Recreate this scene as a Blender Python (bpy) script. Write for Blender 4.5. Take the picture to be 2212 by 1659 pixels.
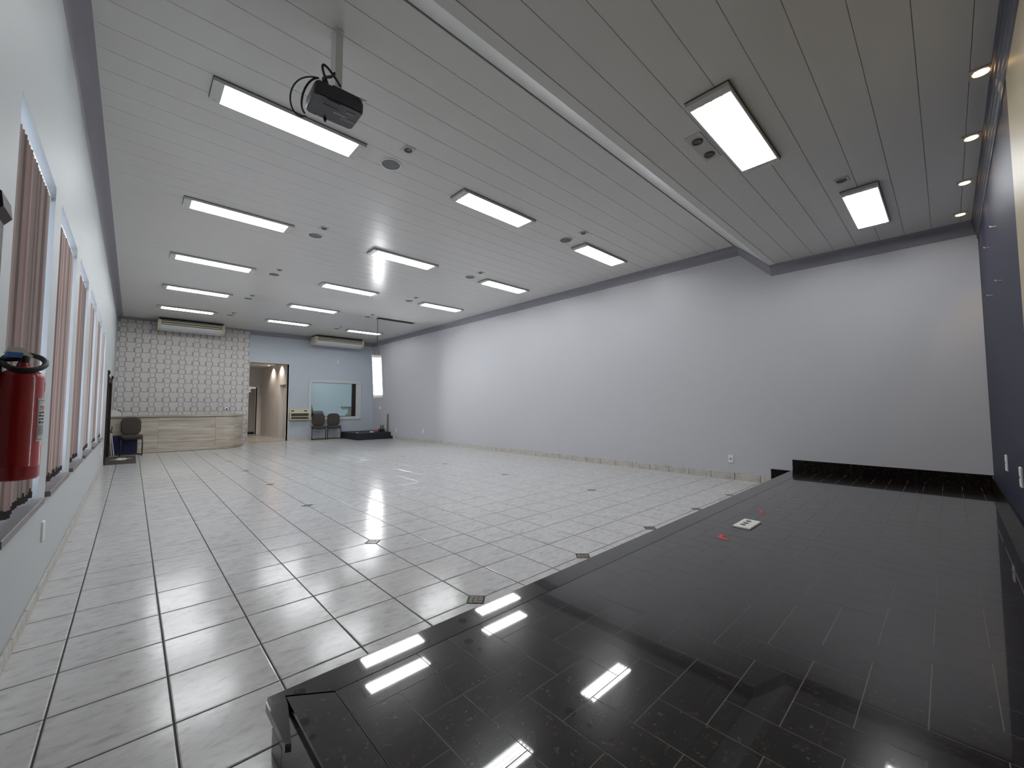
import bpy, math, random
from mathutils import Vector, Matrix, Euler
random.seed(7)
for o in list(bpy.data.objects): bpy.data.objects.remove(o, do_unlink=True)
scene = bpy.context.scene
C = scene.collection

# ------------------------------------------------------------------ units: 1 u = one floor tile = 0.34 m
S = 0.34
XL, XR, YB, YS = -5.391, 15.116, 37.886, -6.397      # left, right, back and stage walls
H1, H2 = 10.28, 9.06                                  # hall ceiling, lower stage ceiling
TX = 0.973                                            # tile pitch across the room (rows are 1.0 apart)
HS = 0.67                                             # stage height

# ------------------------------------------------------------------ camera
cam_d = bpy.data.cameras.new('camera'); cam = bpy.data.objects.new('camera', cam_d); C.objects.link(cam)
right = Vector((0.73103458, -0.68233548, -0.00259599)); up = Vector((-0.03595559, -0.04232048, 0.9984569)); fwd = Vector((0.68139243, 0.72981318, 0.05547151))
m = Matrix((right, up, -fwd)).transposed().to_4x4()
CAM = Vector((-4.3182, -5.5216, 3.2194))
m.translation = CAM * S
cam.matrix_world = m
F_PX = 877.4236
cam_d.sensor_fit = 'HORIZONTAL'; cam_d.sensor_width = 36.0; cam_d.lens = F_PX * 36.0 / 2212.0
cam_d.clip_start = 0.02; cam_d.clip_end = 200
scene.camera = cam

# ------------------------------------------------------------------ world (overcast daylight outside the windows), exposure
w = bpy.data.worlds.new('world'); scene.world = w; w.use_nodes = True
bg = w.node_tree.nodes['Background']; bg.inputs[0].default_value = (0.80, 0.86, 1.0, 1); bg.inputs[1].default_value = 3.2
vs = scene.view_settings
vs.view_transform = 'Standard'; vs.look = 'None'; vs.gamma = 1.0; vs.use_curve_mapping = False
vs.exposure = 0.20
scene.cycles.use_denoising = True
scene.cycles.max_bounces = 10
scene.cycles.diffuse_bounces = 6
scene.cycles.sample_clamp_indirect = 6.0
TUBE = 33.0            # emission of the fluorescent tubes

# ------------------------------------------------------------------ materials
MATS = {}
def nt(name):
    mt = bpy.data.materials.new(name); mt.use_nodes = True
    n = mt.node_tree; b = n.nodes['Principled BSDF']; MATS[name] = mt
    return mt, n, b
def simple(name, col, rough=0.5, metal=0.0, spec=0.5, emit=None, es=0.0, bump=0.0, bscale=300.0, var=0.0, vscale=3.0, coat=0.0):
    mt, n, b = nt(name)
    b.inputs['Base Color'].default_value = (*col, 1); b.inputs['Roughness'].default_value = rough
    b.inputs['Metallic'].default_value = metal; b.inputs['Specular IOR Level'].default_value = spec
    b.inputs['Coat Weight'].default_value = coat
    if emit: b.inputs['Emission Color'].default_value = (*emit, 1); b.inputs['Emission Strength'].default_value = es
    tc = None
    if bump or var:
        tc = n.nodes.new('ShaderNodeNewGeometry')
    if bump:
        t = n.nodes.new('ShaderNodeTexNoise'); t.inputs['Scale'].default_value = bscale; t.inputs['Detail'].default_value = 3
        n.links.new(tc.outputs['Position'], t.inputs['Vector'])
        bp = n.nodes.new('ShaderNodeBump'); bp.inputs['Strength'].default_value = bump; bp.inputs['Distance'].default_value = 0.002
        n.links.new(t.outputs['Fac'], bp.inputs['Height']); n.links.new(bp.outputs['Normal'], b.inputs['Normal'])
    if var:
        t = n.nodes.new('ShaderNodeTexNoise'); t.inputs['Scale'].default_value = vscale; t.inputs['Detail'].default_value = 4
        n.links.new(tc.outputs['Position'], t.inputs['Vector'])
        mx = n.nodes.new('ShaderNodeMix'); mx.data_type = 'RGBA'
        mx.inputs[6].default_value = (*[c * (1 - var) for c in col], 1); mx.inputs[7].default_value = (*[min(1, c * (1 + var)) for c in col], 1)
        n.links.new(t.outputs['Fac'], mx.inputs[0]); n.links.new(mx.outputs[2], b.inputs['Base Color'])
    return mt
def noise_col(n, b, stops, scale, detail=6, vecscale=(1, 1, 1), rnd=0.0, dist=0.0, rough=0.6, rot=0.0):
    """procedural colour: noise -> ramp; rnd shifts the pattern from object to object"""
    g = n.nodes.new('ShaderNodeNewGeometry'); mp = n.nodes.new('ShaderNodeMapping'); mp.inputs['Scale'].default_value = vecscale; mp.inputs['Rotation'].default_value = (0, 0, rot)
    n.links.new(g.outputs['Position'], mp.inputs['Vector'])
    t = n.nodes.new('ShaderNodeTexNoise'); t.noise_dimensions = '4D'; t.inputs['Scale'].default_value = scale; t.inputs['Detail'].default_value = detail; t.inputs['Distortion'].default_value = dist; t.inputs['Roughness'].default_value = rough
    n.links.new(mp.outputs['Vector'], t.inputs['Vector'])
    if rnd:
        oi = n.nodes.new('ShaderNodeObjectInfo'); mu = n.nodes.new('ShaderNodeMath'); mu.operation = 'MULTIPLY'; mu.inputs[1].default_value = rnd
        n.links.new(oi.outputs['Random'], mu.inputs[0]); n.links.new(mu.outputs[0], t.inputs['W'])
    r = n.nodes.new('ShaderNodeValToRGB')
    el = r.color_ramp.elements
    while len(el) < len(stops): el.new(0.5)
    for e, (p, c) in zip(el, stops): e.position = p; e.color = (*c, 1)
    n.links.new(t.outputs['Fac'], r.inputs['Fac'])
    return r.outputs['Color']

simple('wall_grey', (0.52, 0.52, 0.545), 0.55, bump=0.35, bscale=120)
simple('wall_cool', (0.51, 0.54, 0.545), 0.55, spec=0.4, bump=0.12, bscale=60)
simple('wall_blue', (0.44, 0.48, 0.53), 0.55, bump=0.2, bscale=120)
simple('navy', (0.020, 0.022, 0.040), 0.5, spec=0.15, bump=0.1, bscale=80)
simple('beige_panel', (0.36, 0.30, 0.195), 0.42, spec=0.35, var=0.12, vscale=2.0)
simple('crown', (0.245, 0.24, 0.275), 0.5)
simple('crown_navy', (0.07, 0.073, 0.095), 0.5, spec=0.3)
mt, n, b = nt('pvc')                  # semi-gloss plastic planks with fine lengthwise ribs
b.inputs['Base Color'].default_value = (0.66, 0.65, 0.63, 1); b.inputs['Roughness'].default_value = 0.24
g = n.nodes.new('ShaderNodeNewGeometry'); mp = n.nodes.new('ShaderNodeMapping'); mp.inputs['Scale'].default_value = (0.4, 60, 1); n.links.new(g.outputs['Position'], mp.inputs['Vector'])
t = n.nodes.new('ShaderNodeTexNoise'); t.inputs['Scale'].default_value = 1.0; t.inputs['Detail'].default_value = 2; n.links.new(mp.outputs['Vector'], t.inputs['Vector'])
bp = n.nodes.new('ShaderNodeBump'); bp.inputs['Strength'].default_value = 0.12; bp.inputs['Distance'].default_value = 0.003; n.links.new(t.outputs['Fac'], bp.inputs['Height']); n.links.new(bp.outputs['Normal'], b.inputs['Normal'])
simple('pvc_back', (0.22, 0.21, 0.20), 0.6)
simple('pvc_trim', (0.70, 0.70, 0.68), 0.35)
simple('grout', (0.030, 0.024, 0.022), 0.7)
simple('granite_grout', (0.105, 0.083, 0.072), 0.55)
simple('white_plastic', (0.78, 0.78, 0.76), 0.35)
simple('white_metal', (0.72, 0.72, 0.70), 0.35)
simple('frame_grey', (0.60, 0.60, 0.58), 0.35)
simple('plate_grey', (0.50, 0.495, 0.48), 0.35)
simple('tray', (0.42, 0.43, 0.44), 0.4)
simple('dark_edge', (0.06, 0.055, 0.05), 0.5)
simple('tube', (0.9, 0.9, 0.9), 0.4, emit=(0.96, 0.98, 1.0), es=TUBE)
simple('warm_bulb', (0.9, 0.8, 0.6), 0.4, emit=(1.0, 0.60, 0.24), es=6)
simple('bulb_off', (0.10, 0.09, 0.085), 0.2)
simple('black_plastic', (0.012, 0.012, 0.015), 0.35)
simple('projector_black', (0.022, 0.022, 0.030), 0.33)
simple('black_metal', (0.012, 0.012, 0.014), 0.3)
simple('black_cloth', (0.010, 0.010, 0.016), 0.85)
simple('rubber', (0.014, 0.014, 0.016), 0.5)
simple('speaker_grille', (0.16, 0.16, 0.165), 0.6)
simple('aluminium', (0.55, 0.56, 0.58), 0.35, metal=0.7)
simple('sill_stone', (0.17, 0.155, 0.15), 0.4, var=0.3, vscale=60)
simple('dark_wood', (0.022, 0.011, 0.010), 0.6, spec=0.3, var=0.3, vscale=20)
simple('fabric_brown', (0.050, 0.041, 0.035), 0.9, bump=0.5, bscale=500, var=0.2, vscale=400)
simple('red_paint', (0.36, 0.008, 0.012), 0.3, coat=0.3)
simple('label_paper', (0.62, 0.60, 0.60), 0.6)
simple('ink_black', (0.03, 0.03, 0.03), 0.6)
simple('ink_red', (0.55, 0.03, 0.03), 0.6)
simple('blue_tab', (0.03, 0.12, 0.45), 0.4)
simple('blue_board', (0.004, 0.005, 0.055), 0.5)
simple('mat_brown', (0.055, 0.040, 0.038), 0.95, bump=0.6, bscale=600)
simple('emblem', (0.62, 0.62, 0.52), 0.8)
simple('paper', (0.60, 0.60, 0.56), 0.7)
simple('ac_cream', (0.60, 0.555, 0.41), 0.4)
simple('ac_front', (0.66, 0.67, 0.67), 0.35)
simple('ac_dark', (0.012, 0.011, 0.010), 0.6)
simple('cream', (0.58, 0.53, 0.38), 0.45)
simple('tape_red', (0.50, 0.06, 0.045), 0.5)
simple('red_thing', (0.20, 0.02, 0.02), 0.5)
simple('corridor_wall', (0.66, 0.65, 0.65), 0.45)
simple('control_wall', (0.46, 0.52, 0.53), 0.6)
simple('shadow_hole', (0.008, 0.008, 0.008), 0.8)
simple('panel_face', (0.575, 0.555, 0.53), 0.6, bump=0.25, bscale=150)
simple('panel_shade_line', (0.33, 0.315, 0.325), 0.8)  # grey backing colours in the shadow lines round the blocks
simple('core_grey', (0.2, 0.19, 0.18), 0.8)
simple('door_pale', (0.30, 0.295, 0.27), 0.4)
simple('podium_black', (0.012, 0.012, 0.020), 0.7)
simple('socket_dark', (0.10, 0.085, 0.075), 0.5)

mt, n, b = nt('floor_tile')          # polished white ceramic with grey marbling
c = noise_col(n, b, [(0.26, (0.33, 0.325, 0.325)), (0.46, (0.545, 0.54, 0.535)), (0.72, (0.65, 0.645, 0.635))], 12.0, 8, (1.0, 2.2, 1), rnd=40.0, dist=0.6, rough=0.68, rot=0.3)
n.links.new(c, b.inputs['Base Color']); b.inputs['Roughness'].default_value = 0.17; b.inputs['Specular IOR Level'].default_value = 0.5
t = n.nodes.new('ShaderNodeTexNoise'); t.inputs['Scale'].default_value = 30; g = n.nodes.new('ShaderNodeNewGeometry'); n.links.new(g.outputs['Position'], t.inputs['Vector'])
bp = n.nodes.new('ShaderNodeBump'); bp.inputs['Strength'].default_value = 0.06; bp.inputs['Distance'].default_value = 0.004; n.links.new(t.outputs['Fac'], bp.inputs['Height']); n.links.new(bp.outputs['Normal'], b.inputs['Normal'])

mt, n, b = nt('skirt_tile')
c = noise_col(n, b, [(0.25, (0.30, 0.29, 0.27)), (0.5, (0.50, 0.48, 0.44)), (0.8, (0.60, 0.58, 0.54))], 14.0, 6, rnd=30.0, dist=1.0)
n.links.new(c, b.inputs['Base Color']); b.inputs['Roughness'].default_value = 0.35

mt, n, b = nt('inlay')
c = noise_col(n, b, [(0.3, (0.05, 0.036, 0.025)), (0.55, (0.15, 0.115, 0.08)), (0.75, (0.27, 0.22, 0.16))], 45.0, 2, rnd=30.0)
n.links.new(c, b.inputs['Base Color']); b.inputs['Roughness'].default_value = 0.3

mt, n, b = nt('granite')             # polished near-black granite with brown crystals
g = n.nodes.new('ShaderNodeNewGeometry')
v = n.nodes.new('ShaderNodeTexVoronoi'); v.inputs['Scale'].default_value = 150; n.links.new(g.outputs['Position'], v.inputs['Vector'])
t = n.nodes.new('ShaderNodeTexNoise'); t.inputs['Scale'].default_value = 26; t.inputs['Detail'].default_value = 5; n.links.new(g.outputs['Position'], t.inputs['Vector'])
sp = n.nodes.new('ShaderNodeSeparateColor'); n.links.new(v.outputs['Color'], sp.inputs[0])
r = n.nodes.new('ShaderNodeValToRGB'); el = r.color_ramp.elements; el[0].position = 0.78; el[0].color = (0.0045, 0.004, 0.004, 1); el[1].position = 1.0; el[1].color = (0.062, 0.033, 0.020, 1)
mm = n.nodes.new('ShaderNodeMath'); mm.operation = 'MULTIPLY'; ra = n.nodes.new('ShaderNodeMath'); ra.operation = 'ADD'; ra.inputs[1].default_value = 0.46
n.links.new(t.outputs['Fac'], ra.inputs[0]); n.links.new(ra.outputs[0], mm.inputs[0]); n.links.new(sp.outputs[0], mm.inputs[1])
n.links.new(mm.outputs[0], r.inputs['Fac']); n.links.new(r.outputs['Color'], b.inputs['Base Color'])
b.inputs['Roughness'].default_value = 0.20; b.inputs['Specular IOR Level'].default_value = 0.10
b.inputs['Coat Weight'].default_value = 0.92; b.inputs['Coat Roughness'].default_value = 0.03; b.inputs['Coat IOR'].default_value = 1.5

mt = MATS['granite'].copy(); mt.name = 'granite_honed'; MATS['granite_honed'] = mt; mt.node_tree.nodes['Principled BSDF'].inputs['Roughness'].default_value = 0.22; mt.node_tree.nodes['Principled BSDF'].inputs['Coat Weight'].default_value = 0.1
mt, n, b = nt('travertine')
c = noise_col(n, b, [(0.30, (0.22, 0.175, 0.13)), (0.48, (0.43, 0.375, 0.30)), (0.66, (0.60, 0.575, 0.52))], 1.9, 9, (0.45, 0.45, 7.0), rnd=20.0, dist=0.3, rough=0.66)
n.links.new(c, b.inputs['Base Color']); b.inputs['Roughness'].default_value = 0.35

mt, n, b = nt('corridor_floor')
c = noise_col(n, b, [(0.3, (0.36, 0.35, 0.33)), (0.7, (0.52, 0.50, 0.47))], 5.0, 6)
n.links.new(c, b.inputs['Base Color']); b.inputs['Roughness'].default_value = 0.25

def translucent(name, col, tr):
    mt, n, b = nt(name)
    b.inputs['Base Color'].default_value = (*col, 1); b.inputs['Roughness'].default_value = 0.75
    tl = n.nodes.new('ShaderNodeBsdfTranslucent'); tl.inputs[0].default_value = (*[min(1, c * 1.25) for c in col], 1)
    mx = n.nodes.new('ShaderNodeMixShader'); mx.inputs[0].default_value = tr
    n.links.new(b.outputs[0], mx.inputs[1]); n.links.new(tl.outputs[0], mx.inputs[2])
    n.links.new(mx.outputs[0], n.nodes['Material Output'].inputs['Surface'])
translucent('blind_taupe', (0.50, 0.435, 0.405), 0.45)
translucent('blind_shaded', (0.34, 0.285, 0.265), 0.40); translucent('blind_lit', (0.60, 0.54, 0.51), 0.5)  # darker and paler slats paint in the stripes of light and shade
translucent('blind_rose', (0.50, 0.38, 0.345), 0.5)
simple('blind_hem', (0.05, 0.04, 0.04), 0.9)
def glass(name, tint, refl):
    mt, n, b = nt(name)
    tr = n.nodes.new('ShaderNodeBsdfTransparent'); tr.inputs[0].default_value = (*tint, 1)
    gl = n.nodes.new('ShaderNodeBsdfGlossy'); gl.inputs['Roughness'].default_value = 0.02; gl.inputs[0].default_value = (0.9, 0.9, 0.9, 1)
    mx = n.nodes.new('ShaderNodeMixShader'); mx.inputs[0].default_value = refl
    n.links.new(tr.outputs[0], mx.inputs[1]); n.links.new(gl.outputs[0], mx.inputs[2])
    n.links.new(mx.outputs[0], n.nodes['Material Output'].inputs['Surface'])
glass('glass', (0.93, 0.95, 0.97), 0.06)
glass('control_glass', (0.86, 0.93, 0.93), 0.08)

# ------------------------------------------------------------------ mesh helpers (coordinates in u)
class MB:
    def __init__(s): s.v = []; s.f = []
    def add(s, vs, fs):
        k = len(s.v); s.v += [tuple(p) for p in vs]; s.f += [tuple(i + k for i in f) for f in fs]; return s
    def box(s, x0, x1, y0, y1, z0, z1):
        return s.add([(x0,y0,z0),(x1,y0,z0),(x1,y1,z0),(x0,y1,z0),(x0,y0,z1),(x1,y0,z1),(x1,y1,z1),(x0,y1,z1)],
                     [(0,3,2,1),(4,5,6,7),(0,1,5,4),(1,2,6,5),(2,3,7,6),(3,0,4,7)])
    def slab(s, x0, x1, y0, y1, z0, z1, c):
        """box with a chamfer c round its top edge"""
        return s.add([(x0,y0,z0),(x1,y0,z0),(x1,y1,z0),(x0,y1,z0),(x0,y0,z1-c),(x1,y0,z1-c),(x1,y1,z1-c),(x0,y1,z1-c),
                      (x0+c,y0+c,z1),(x1-c,y0+c,z1),(x1-c,y1-c,z1),(x0+c,y1-c,z1)],
                     [(0,3,2,1),(8,9,10,11)] + [(i,(i+1)%4,(i+1)%4+4,i+4) for i in range(4)] + [(i+4,(i+1)%4+4,(i+1)%4+8,i+8) for i in range(4)])
    def prism(s, poly, a0, a1, axis='z'):
        """extrude a CCW polygon of 2-D points along an axis"""
        mp = {'z': lambda p, a: (p[0], p[1], a), 'y': lambda p, a: (p[0], a, p[1]), 'x': lambda p, a: (a, p[0], p[1])}[axis]
        n = len(poly)
        return s.add([mp(p, a0) for p in poly] + [mp(p, a1) for p in poly],
                     [tuple(range(n-1,-1,-1)), tuple(range(n, 2*n))] + [(i,(i+1)%n,(i+1)%n+n,i+n) for i in range(n)])
    def tube(s, pts, r, n=8, closed=False):
        P = [Vector(p) for p in pts]; L = len(P); rings = []
        t0 = (P[1]-P[0]).normalized(); nrm = t0.orthogonal().normalized()
        for i in range(L):
            if closed: t = (P[(i+1)%L]-P[i-1]).normalized()
            else: t = ((P[min(i+1,L-1)]-P[i]).normalized() + (P[i]-P[max(i-1,0)]).normalized()).normalized()
            nrm = (nrm - t*nrm.dot(t)).normalized(); bn = t.cross(nrm)
            rr = r[i] if isinstance(r, (list, tuple)) else r
            rings.append([P[i] + (nrm*math.cos(a) + bn*math.sin(a))*rr for a in [2*math.pi*k/n for k in range(n)]])
        vs = [p for q in rings for p in q]; fs = []
        for i in range(L if closed else L-1):
            j = (i+1) % L
            for k in range(n): fs.append((i*n+k, i*n+(k+1)%n, j*n+(k+1)%n, j*n+k))
        if not closed: fs += [tuple(range(n-1,-1,-1)), tuple(range((L-1)*n, L*n))]
        return s.add(vs, fs)
    def lathe(s, prof, c=(0,0,0), n=24, cap=True):
        """profile of (r, z) spun round z"""
        vs = []; fs = []; m_ = len(prof)
        for r, z in prof:
            for k in range(n):
                a = 2*math.pi*k/n; vs.append((c[0]+r*math.cos(a), c[1]+r*math.sin(a), c[2]+z))
        for i in range(m_-1):
            for k in range(n): fs.append((i*n+k, i*n+(k+1)%n, (i+1)*n+(k+1)%n, (i+1)*n+k))
        if cap: fs += [tuple(range(n-1,-1,-1)), tuple(range((m_-1)*n, m_*n))]
        return s.add(vs, fs)
    def cushion(s, hw, hh, t, M, rc=0.35, bulge=0.0, n=10):
        """rounded pad in its own x/z plane, thickness along y, placed by matrix M"""
        out = []
        for (sx, sz, a0) in ((1,1,0),(-1,1,90),(-1,-1,180),(1,-1,270)):
            for k in range(n):
                a = math.radians(a0 + 90*k/(n-1)); out.append((sx*(hw-rc)+rc*math.cos(a), sz*(hh-rc)+rc*math.sin(a)))
        lay = [(0.82,-t*.5),(0.95,-t*.42),(1.0,-t*.15),(1.0,t*.15),(0.95,t*.42),(0.82,t*.5)]
        vs = []; m_ = len(out)
        for sc, y in lay:
            for (x, z) in out: vs.append(tuple(M @ Vector((x*sc, y + bulge*((x/hw)**2), z*sc))))
        fs = [tuple(range(m_)), tuple(range(len(lay)*m_-1, (len(lay)-1)*m_-1, -1))]
        for i in range(len(lay)-1):
            for k in range(m_): fs.append((i*m_+(k+1)%m_, i*m_+k, (i+1)*m_+k, (i+1)*m_+(k+1)%m_))
        return s.add(vs, fs)
    def xf(s, M): s.v = [tuple(M @ Vector(p)) for p in s.v]; return s
    def mesh(s, name, mat, org=(0,0,0), smooth=None):
        me = bpy.data.meshes.new(name)
        me.from_pydata([((p[0]-org[0])*S, (p[1]-org[1])*S, (p[2]-org[2])*S) for p in s.v], [], s.f); me.update()
        if mat: me.materials.append(MATS[mat])
        if smooth is not None:
            me.shade_smooth(); me.set_sharp_from_angle(angle=math.radians(smooth))
        return me
    def build(s, name, mat, parent=None, org=(0,0,0), smooth=None):
        """one mesh object; org is the parent's (or its own) place in u"""
        o = bpy.data.objects.new(name, s.mesh(name, mat, org, smooth)); C.objects.link(o)
        if parent: o.parent = parent
        else: o.location = Vector(org)*S
        return o
def inst(name, me, parent, loc=(0,0,0), rz=0.0):
    o = bpy.data.objects.new(name, me); C.objects.link(o); o.parent = parent
    o.location = Vector(loc)*S; o.rotation_euler = (0,0,rz)
    return o
def tag(o, label=None, cat=None, group=None, kind=None):
    if label: o['label'] = label
    if cat: o['category'] = cat
    if group: o['group'] = group
    if kind: o['kind'] = kind
    return o
def thing(name, org, label, cat, group=None, kind=None, rz=0.0):
    o = bpy.data.objects.new(name, None); C.objects.link(o); o.location = Vector(org)*S; o.rotation_euler = (0,0,rz)
    o.empty_display_size = 0.1
    return tag(o, label, cat, group, kind)
def copy_tree(o, parent=None):
    c = o.copy(); C.objects.link(c); c.parent = parent
    for ch in o.children: copy_tree(ch, c)
    return c
def project(x, y, z):
    d = Vector((x,y,z)) - CAM; zz = d.dot(fwd)
    if zz < 0.05: return None
    return (1106 + F_PX*d.dot(right)/zz, 829.5 - F_PX*d.dot(up)/zz)
def area_px(pts):
    q = [project(*p) for p in pts]
    if any(p is None for p in q): return 0.0
    if all(p[0] < 0 for p in q) or all(p[0] > 2212 for p in q) or all(p[1] < 0 for p in q) or all(p[1] > 1659 for p in q): return 0.0
    q = [(min(max(a,0),2212), min(max(c_,0),1659)) for a, c_ in q]
    return abs(sum(q[i][0]*q[(i+1)%len(q)][1] - q[(i+1)%len(q)][0]*q[i][1] for i in range(len(q))))/2

# stage outline
STX = -3.235                                    # left edge of the stage slab
def front_y(x): return -1.345 + (x+3.3)*(0.125/18.4)

# ================================================================== FLOOR
floor = MB().box(XL-0.6, XR+0.6, YS-0.6, YB+0.4, -0.35, -0.012).build('floor', 'grout')
tag(floor, 'white marbled ceramic tile floor with dark joints and small brown inlays', 'floor', kind='structure')
G = 0.0095                                       # half joint
DIA = 0.175                                      # half diagonal of the inlays
LAT = {(0,0),(3,0),(6,0),(9,0),(12,0)} | {(c_, r_) for c_ in (0,9) for r_ in (4,9,14,19,24,29,34)}
mesh_cache = {}
def tile_poly(i, j):
    x0, x1, y0, y1 = i*TX+G, (i+1)*TX-G, j+G, j+1-G
    cut = tuple(((i+a, j+b_) in LAT) for a, b_ in ((0,0),(1,0),(1,1),(0,1)))
    x0 = max(x0, XL+0.02); x1 = min(x1, XR-0.02); y1 = min(y1, YB-0.02)
    d = DIA + G
    P = []
    P += [(x0+d, y0), ] if cut[0] else [(x0, y0)]
    P += [(x1-d, y0), (x1, y0+d)] if cut[1] else [(x1, y0)]
    P += [(x1, y1-d), (x1-d, y1)] if cut[2] else [(x1, y1)]
    P += [(x0+d, y1), (x0, y1-d)] if cut[3] else [(x0, y1)]
    if cut[0]: P += [(x0, y0+d)]
    return P
def tile_mb(P):
    n = len(P); cx = sum(p[0] for p in P)/n; cy = sum(p[1] for p in P)/n; k = 0.012
    inn = [(p[0]+k*(1 if cx > p[0] else -1), p[1]+k*(1 if cy > p[1] else -1)) for p in P]
    vs = [(p[0],p[1],-0.012) for p in P] + [(p[0],p[1],-0.004) for p in P] + [(p[0],p[1],0.0) for p in inn]
    fs = [tuple(range(2*n,3*n))] + [(i,(i+1)%n,(i+1)%n+n,i+n) for i in range(n)] + [(i+n,(i+1)%n+n,(i+1)%n+2*n,i+2*n) for i in range(n)]
    return MB().add(vs, fs)
tiles = []
for i in range(-6, 16):
    for j in range(-7, 38):
        if (i+1)*TX <= XL+0.06 or i*TX >= XR-0.06: continue
        if j < -1 and i >= -3: continue
        P = tile_poly(i, j)
        if P[0][0] > 60: continue
        tiles.append((area_px([(p[0],p[1],0) for p in P]), i, j, P))
tiles.sort(key=lambda t: -t[0])
rest = MB()
for k, (a, i, j, P) in enumerate(tiles):
    org = (i*TX, float(j), 0.0)
    if k < 296:
        key = tuple((round(p[0]-org[0],4), round(p[1]-org[1],4)) for p in P)
        if key not in mesh_cache: mesh_cache[key] = tile_mb(P).mesh('tile', 'floor_tile', org)
        inst('tile', mesh_cache[key], floor, org)
    else:
        q = tile_mb(P); rest.add(q.v, q.f)
tag(rest.build('far_tiles', 'floor_tile', floor), kind='stuff')
# inlays: diamonds of four small mosaic stones
me = None
for (i, j) in sorted(LAT):
    if (i, j) == (12, 0): pass
    if me is None:
        mb = MB(); sd = DIA*math.sqrt(2)-0.006; cs = sd/3
        for a_ in range(3):
            for b_ in range(3):
                x_ = -sd/2+a_*cs; y_ = -sd/2+b_*cs; mb.slab(x_+0.004, x_+cs-0.004, y_+0.004, y_+cs-0.004, -0.012, 0.0, 0.002)
        mb.xf(Matrix.Rotation(math.radians(45), 4, 'Z'))
        me = mb.mesh('inlay_tile', 'inlay')
    inst('inlay_tile', me, floor, (i*TX, j, 0))

# ================================================================== WALLS
# left wall with six window openings and two doorways
WIN = [(1.72,4.65),(5.42,8.28),(9.15,11.74),(12.75,15.42),(16.60,19.30),(20.30,22.95)]
WZ0, WZ1 = 1.74, 6.94
WT = 0.55
def wall_with_holes(lo, hi, z0, z1, holes):
    """list of rectangles (a0,a1,z0,z1) left when holes (a0,a1,z0,z1) are cut out"""
    cuts = sorted({lo, hi} | {h[0] for h in holes} | {h[1] for h in holes}); R = []
    for a, b_ in zip(cuts, cuts[1:]):
        zz = z0
        for h in sorted([h for h in holes if h[0] <= a and h[1] >= b_], key=lambda h: h[2]):
            if h[2] > zz: R.append((a,b_,zz,h[2]))
            zz = h[3]
        if zz < z1: R.append((a,b_,zz,z1))
    return R
mb = MB()
DOOR_A = (-4.3, 0.62, 0.0, 5.05); DOOR_B = (26.9, 32.0, 0.0, 5.05)
for a, b_, z0, z1 in wall_with_holes(YS-0.3, YB+0.3, 0.0, H1+0.1, [(y0,y1,WZ0,WZ1) for y0,y1 in WIN] + [DOOR_A, DOOR_B]):
    mb.box(XL-WT, XL, a, b_, z0, z1)
tag(mb.build('wall_left', 'wall_cool'), 'pale cool grey satin wall with six tall windows on the left', 'wall', kind='structure')
tag(MB().box(XR, XR+0.5, YS-0.3, YB+0.3, 0.0, H1+0.1).build('wall_right', 'wall_grey'), 'long plain lavender grey wall on the right', 'wall', kind='structure')
# back wall with doorway and control-room window
DW = (3.36, 6.66, 0.0, 7.36); CW = (8.75, 13.23, 2.22, 5.69)
mb = MB()
for a, b_, z0, z1 in wall_with_holes(XL-0.5, XR+0.5, 0.0, H1+0.1, [DW, CW]):
    mb.box(a, b_, YB, YB+0.55, z0, z1)
tag(mb.build('wall_back', 'wall_blue'), 'pale blue end wall with a doorway and a control room window', 'wall', kind='structure')
tag(MB().box(XL-0.5, XR+0.5, YS-0.5, YS, 0.0, H1).build('wall_stage', 'navy'), 'dark navy wall behind the stage', 'wall', kind='structure')

# beige panel on the stage wall
pan = thing('wall_panel', (0.4, YS, HS), 'beige satin wall panel fixed on the navy stage wall', 'panel')
mb = MB().prism([(XL+0.3, HS+0.4), (5.68, HS+0.4), (5.68, 8.45), (XL+0.3, 8.45)], YS+0.025, YS+0.002, 'y'); mb.build('sheet', 'beige_panel', pan, (0.4, YS, HS))

# ================================================================== CEILINGS
def zc(): return 0
ceil = MB().box(XL-0.5, XR+0.5, 0.40, YB+0.3, H1+0.03, H1+0.25).build('ceiling', 'pvc_back')
tag(ceil, 'white plank ceiling over the hall', 'ceiling', kind='structure')
def plank_mesh(wd, x0, x1):
    g = 0.003; c_ = 0.006
    sec = [(g, 0.028), (g, c_), (g+c_, 0.0), (wd-g-c_, 0.0), (wd-g, c_), (wd-g, 0.028)]
    return MB().prism(sec, x0, x1, 'x').mesh('ceiling_plank', 'pvc')
PW = 0.697
me = plank_mesh(PW, XL+0.005, XR-0.005); y = 0.64; 
while y < YB - 0.05:
    wd = PW
    if y + PW > YB: me = plank_mesh(YB - y, XL+0.005, XR-0.005)
    inst('ceiling_plank', me, ceil, (0, y, H1)); y += PW
ceil2 = MB().box(XL-0.5, XR+0.5, YS-0.4, -0.75, H2+0.03, H2+0.25).build('ceiling', 'pvc_back')
tag(ceil2, 'lower plank ceiling over the stage', 'ceiling', kind='structure')
y = -0.94; PL = 0.637
me = plank_mesh(PL, XL+0.005, XR-0.005)
while y > YS + 0.05:
    y2 = max(y - PL, YS)
    m2 = me if y - PL >= YS else plank_mesh(y - YS, XL+0.005, XR-0.005)
    inst('ceiling_plank', m2, ceil2, (0, y2, H2)); y = y2
# sloping white board between the two ceilings, with its lip
sl = MB().prism([(0.62, H1+0.03), (0.55, H1), (-0.72, H2-0.01), (-0.94, H2-0.01), (-0.94, H2+0.2), (-0.6, H2+0.2)], XL+0.002, XR-0.002, 'x').build('trim_1', 'pvc_trim')
tag(sl, 'sloping white board joining the hall ceiling to the lower stage ceiling', 'trim', kind='structure')
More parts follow.
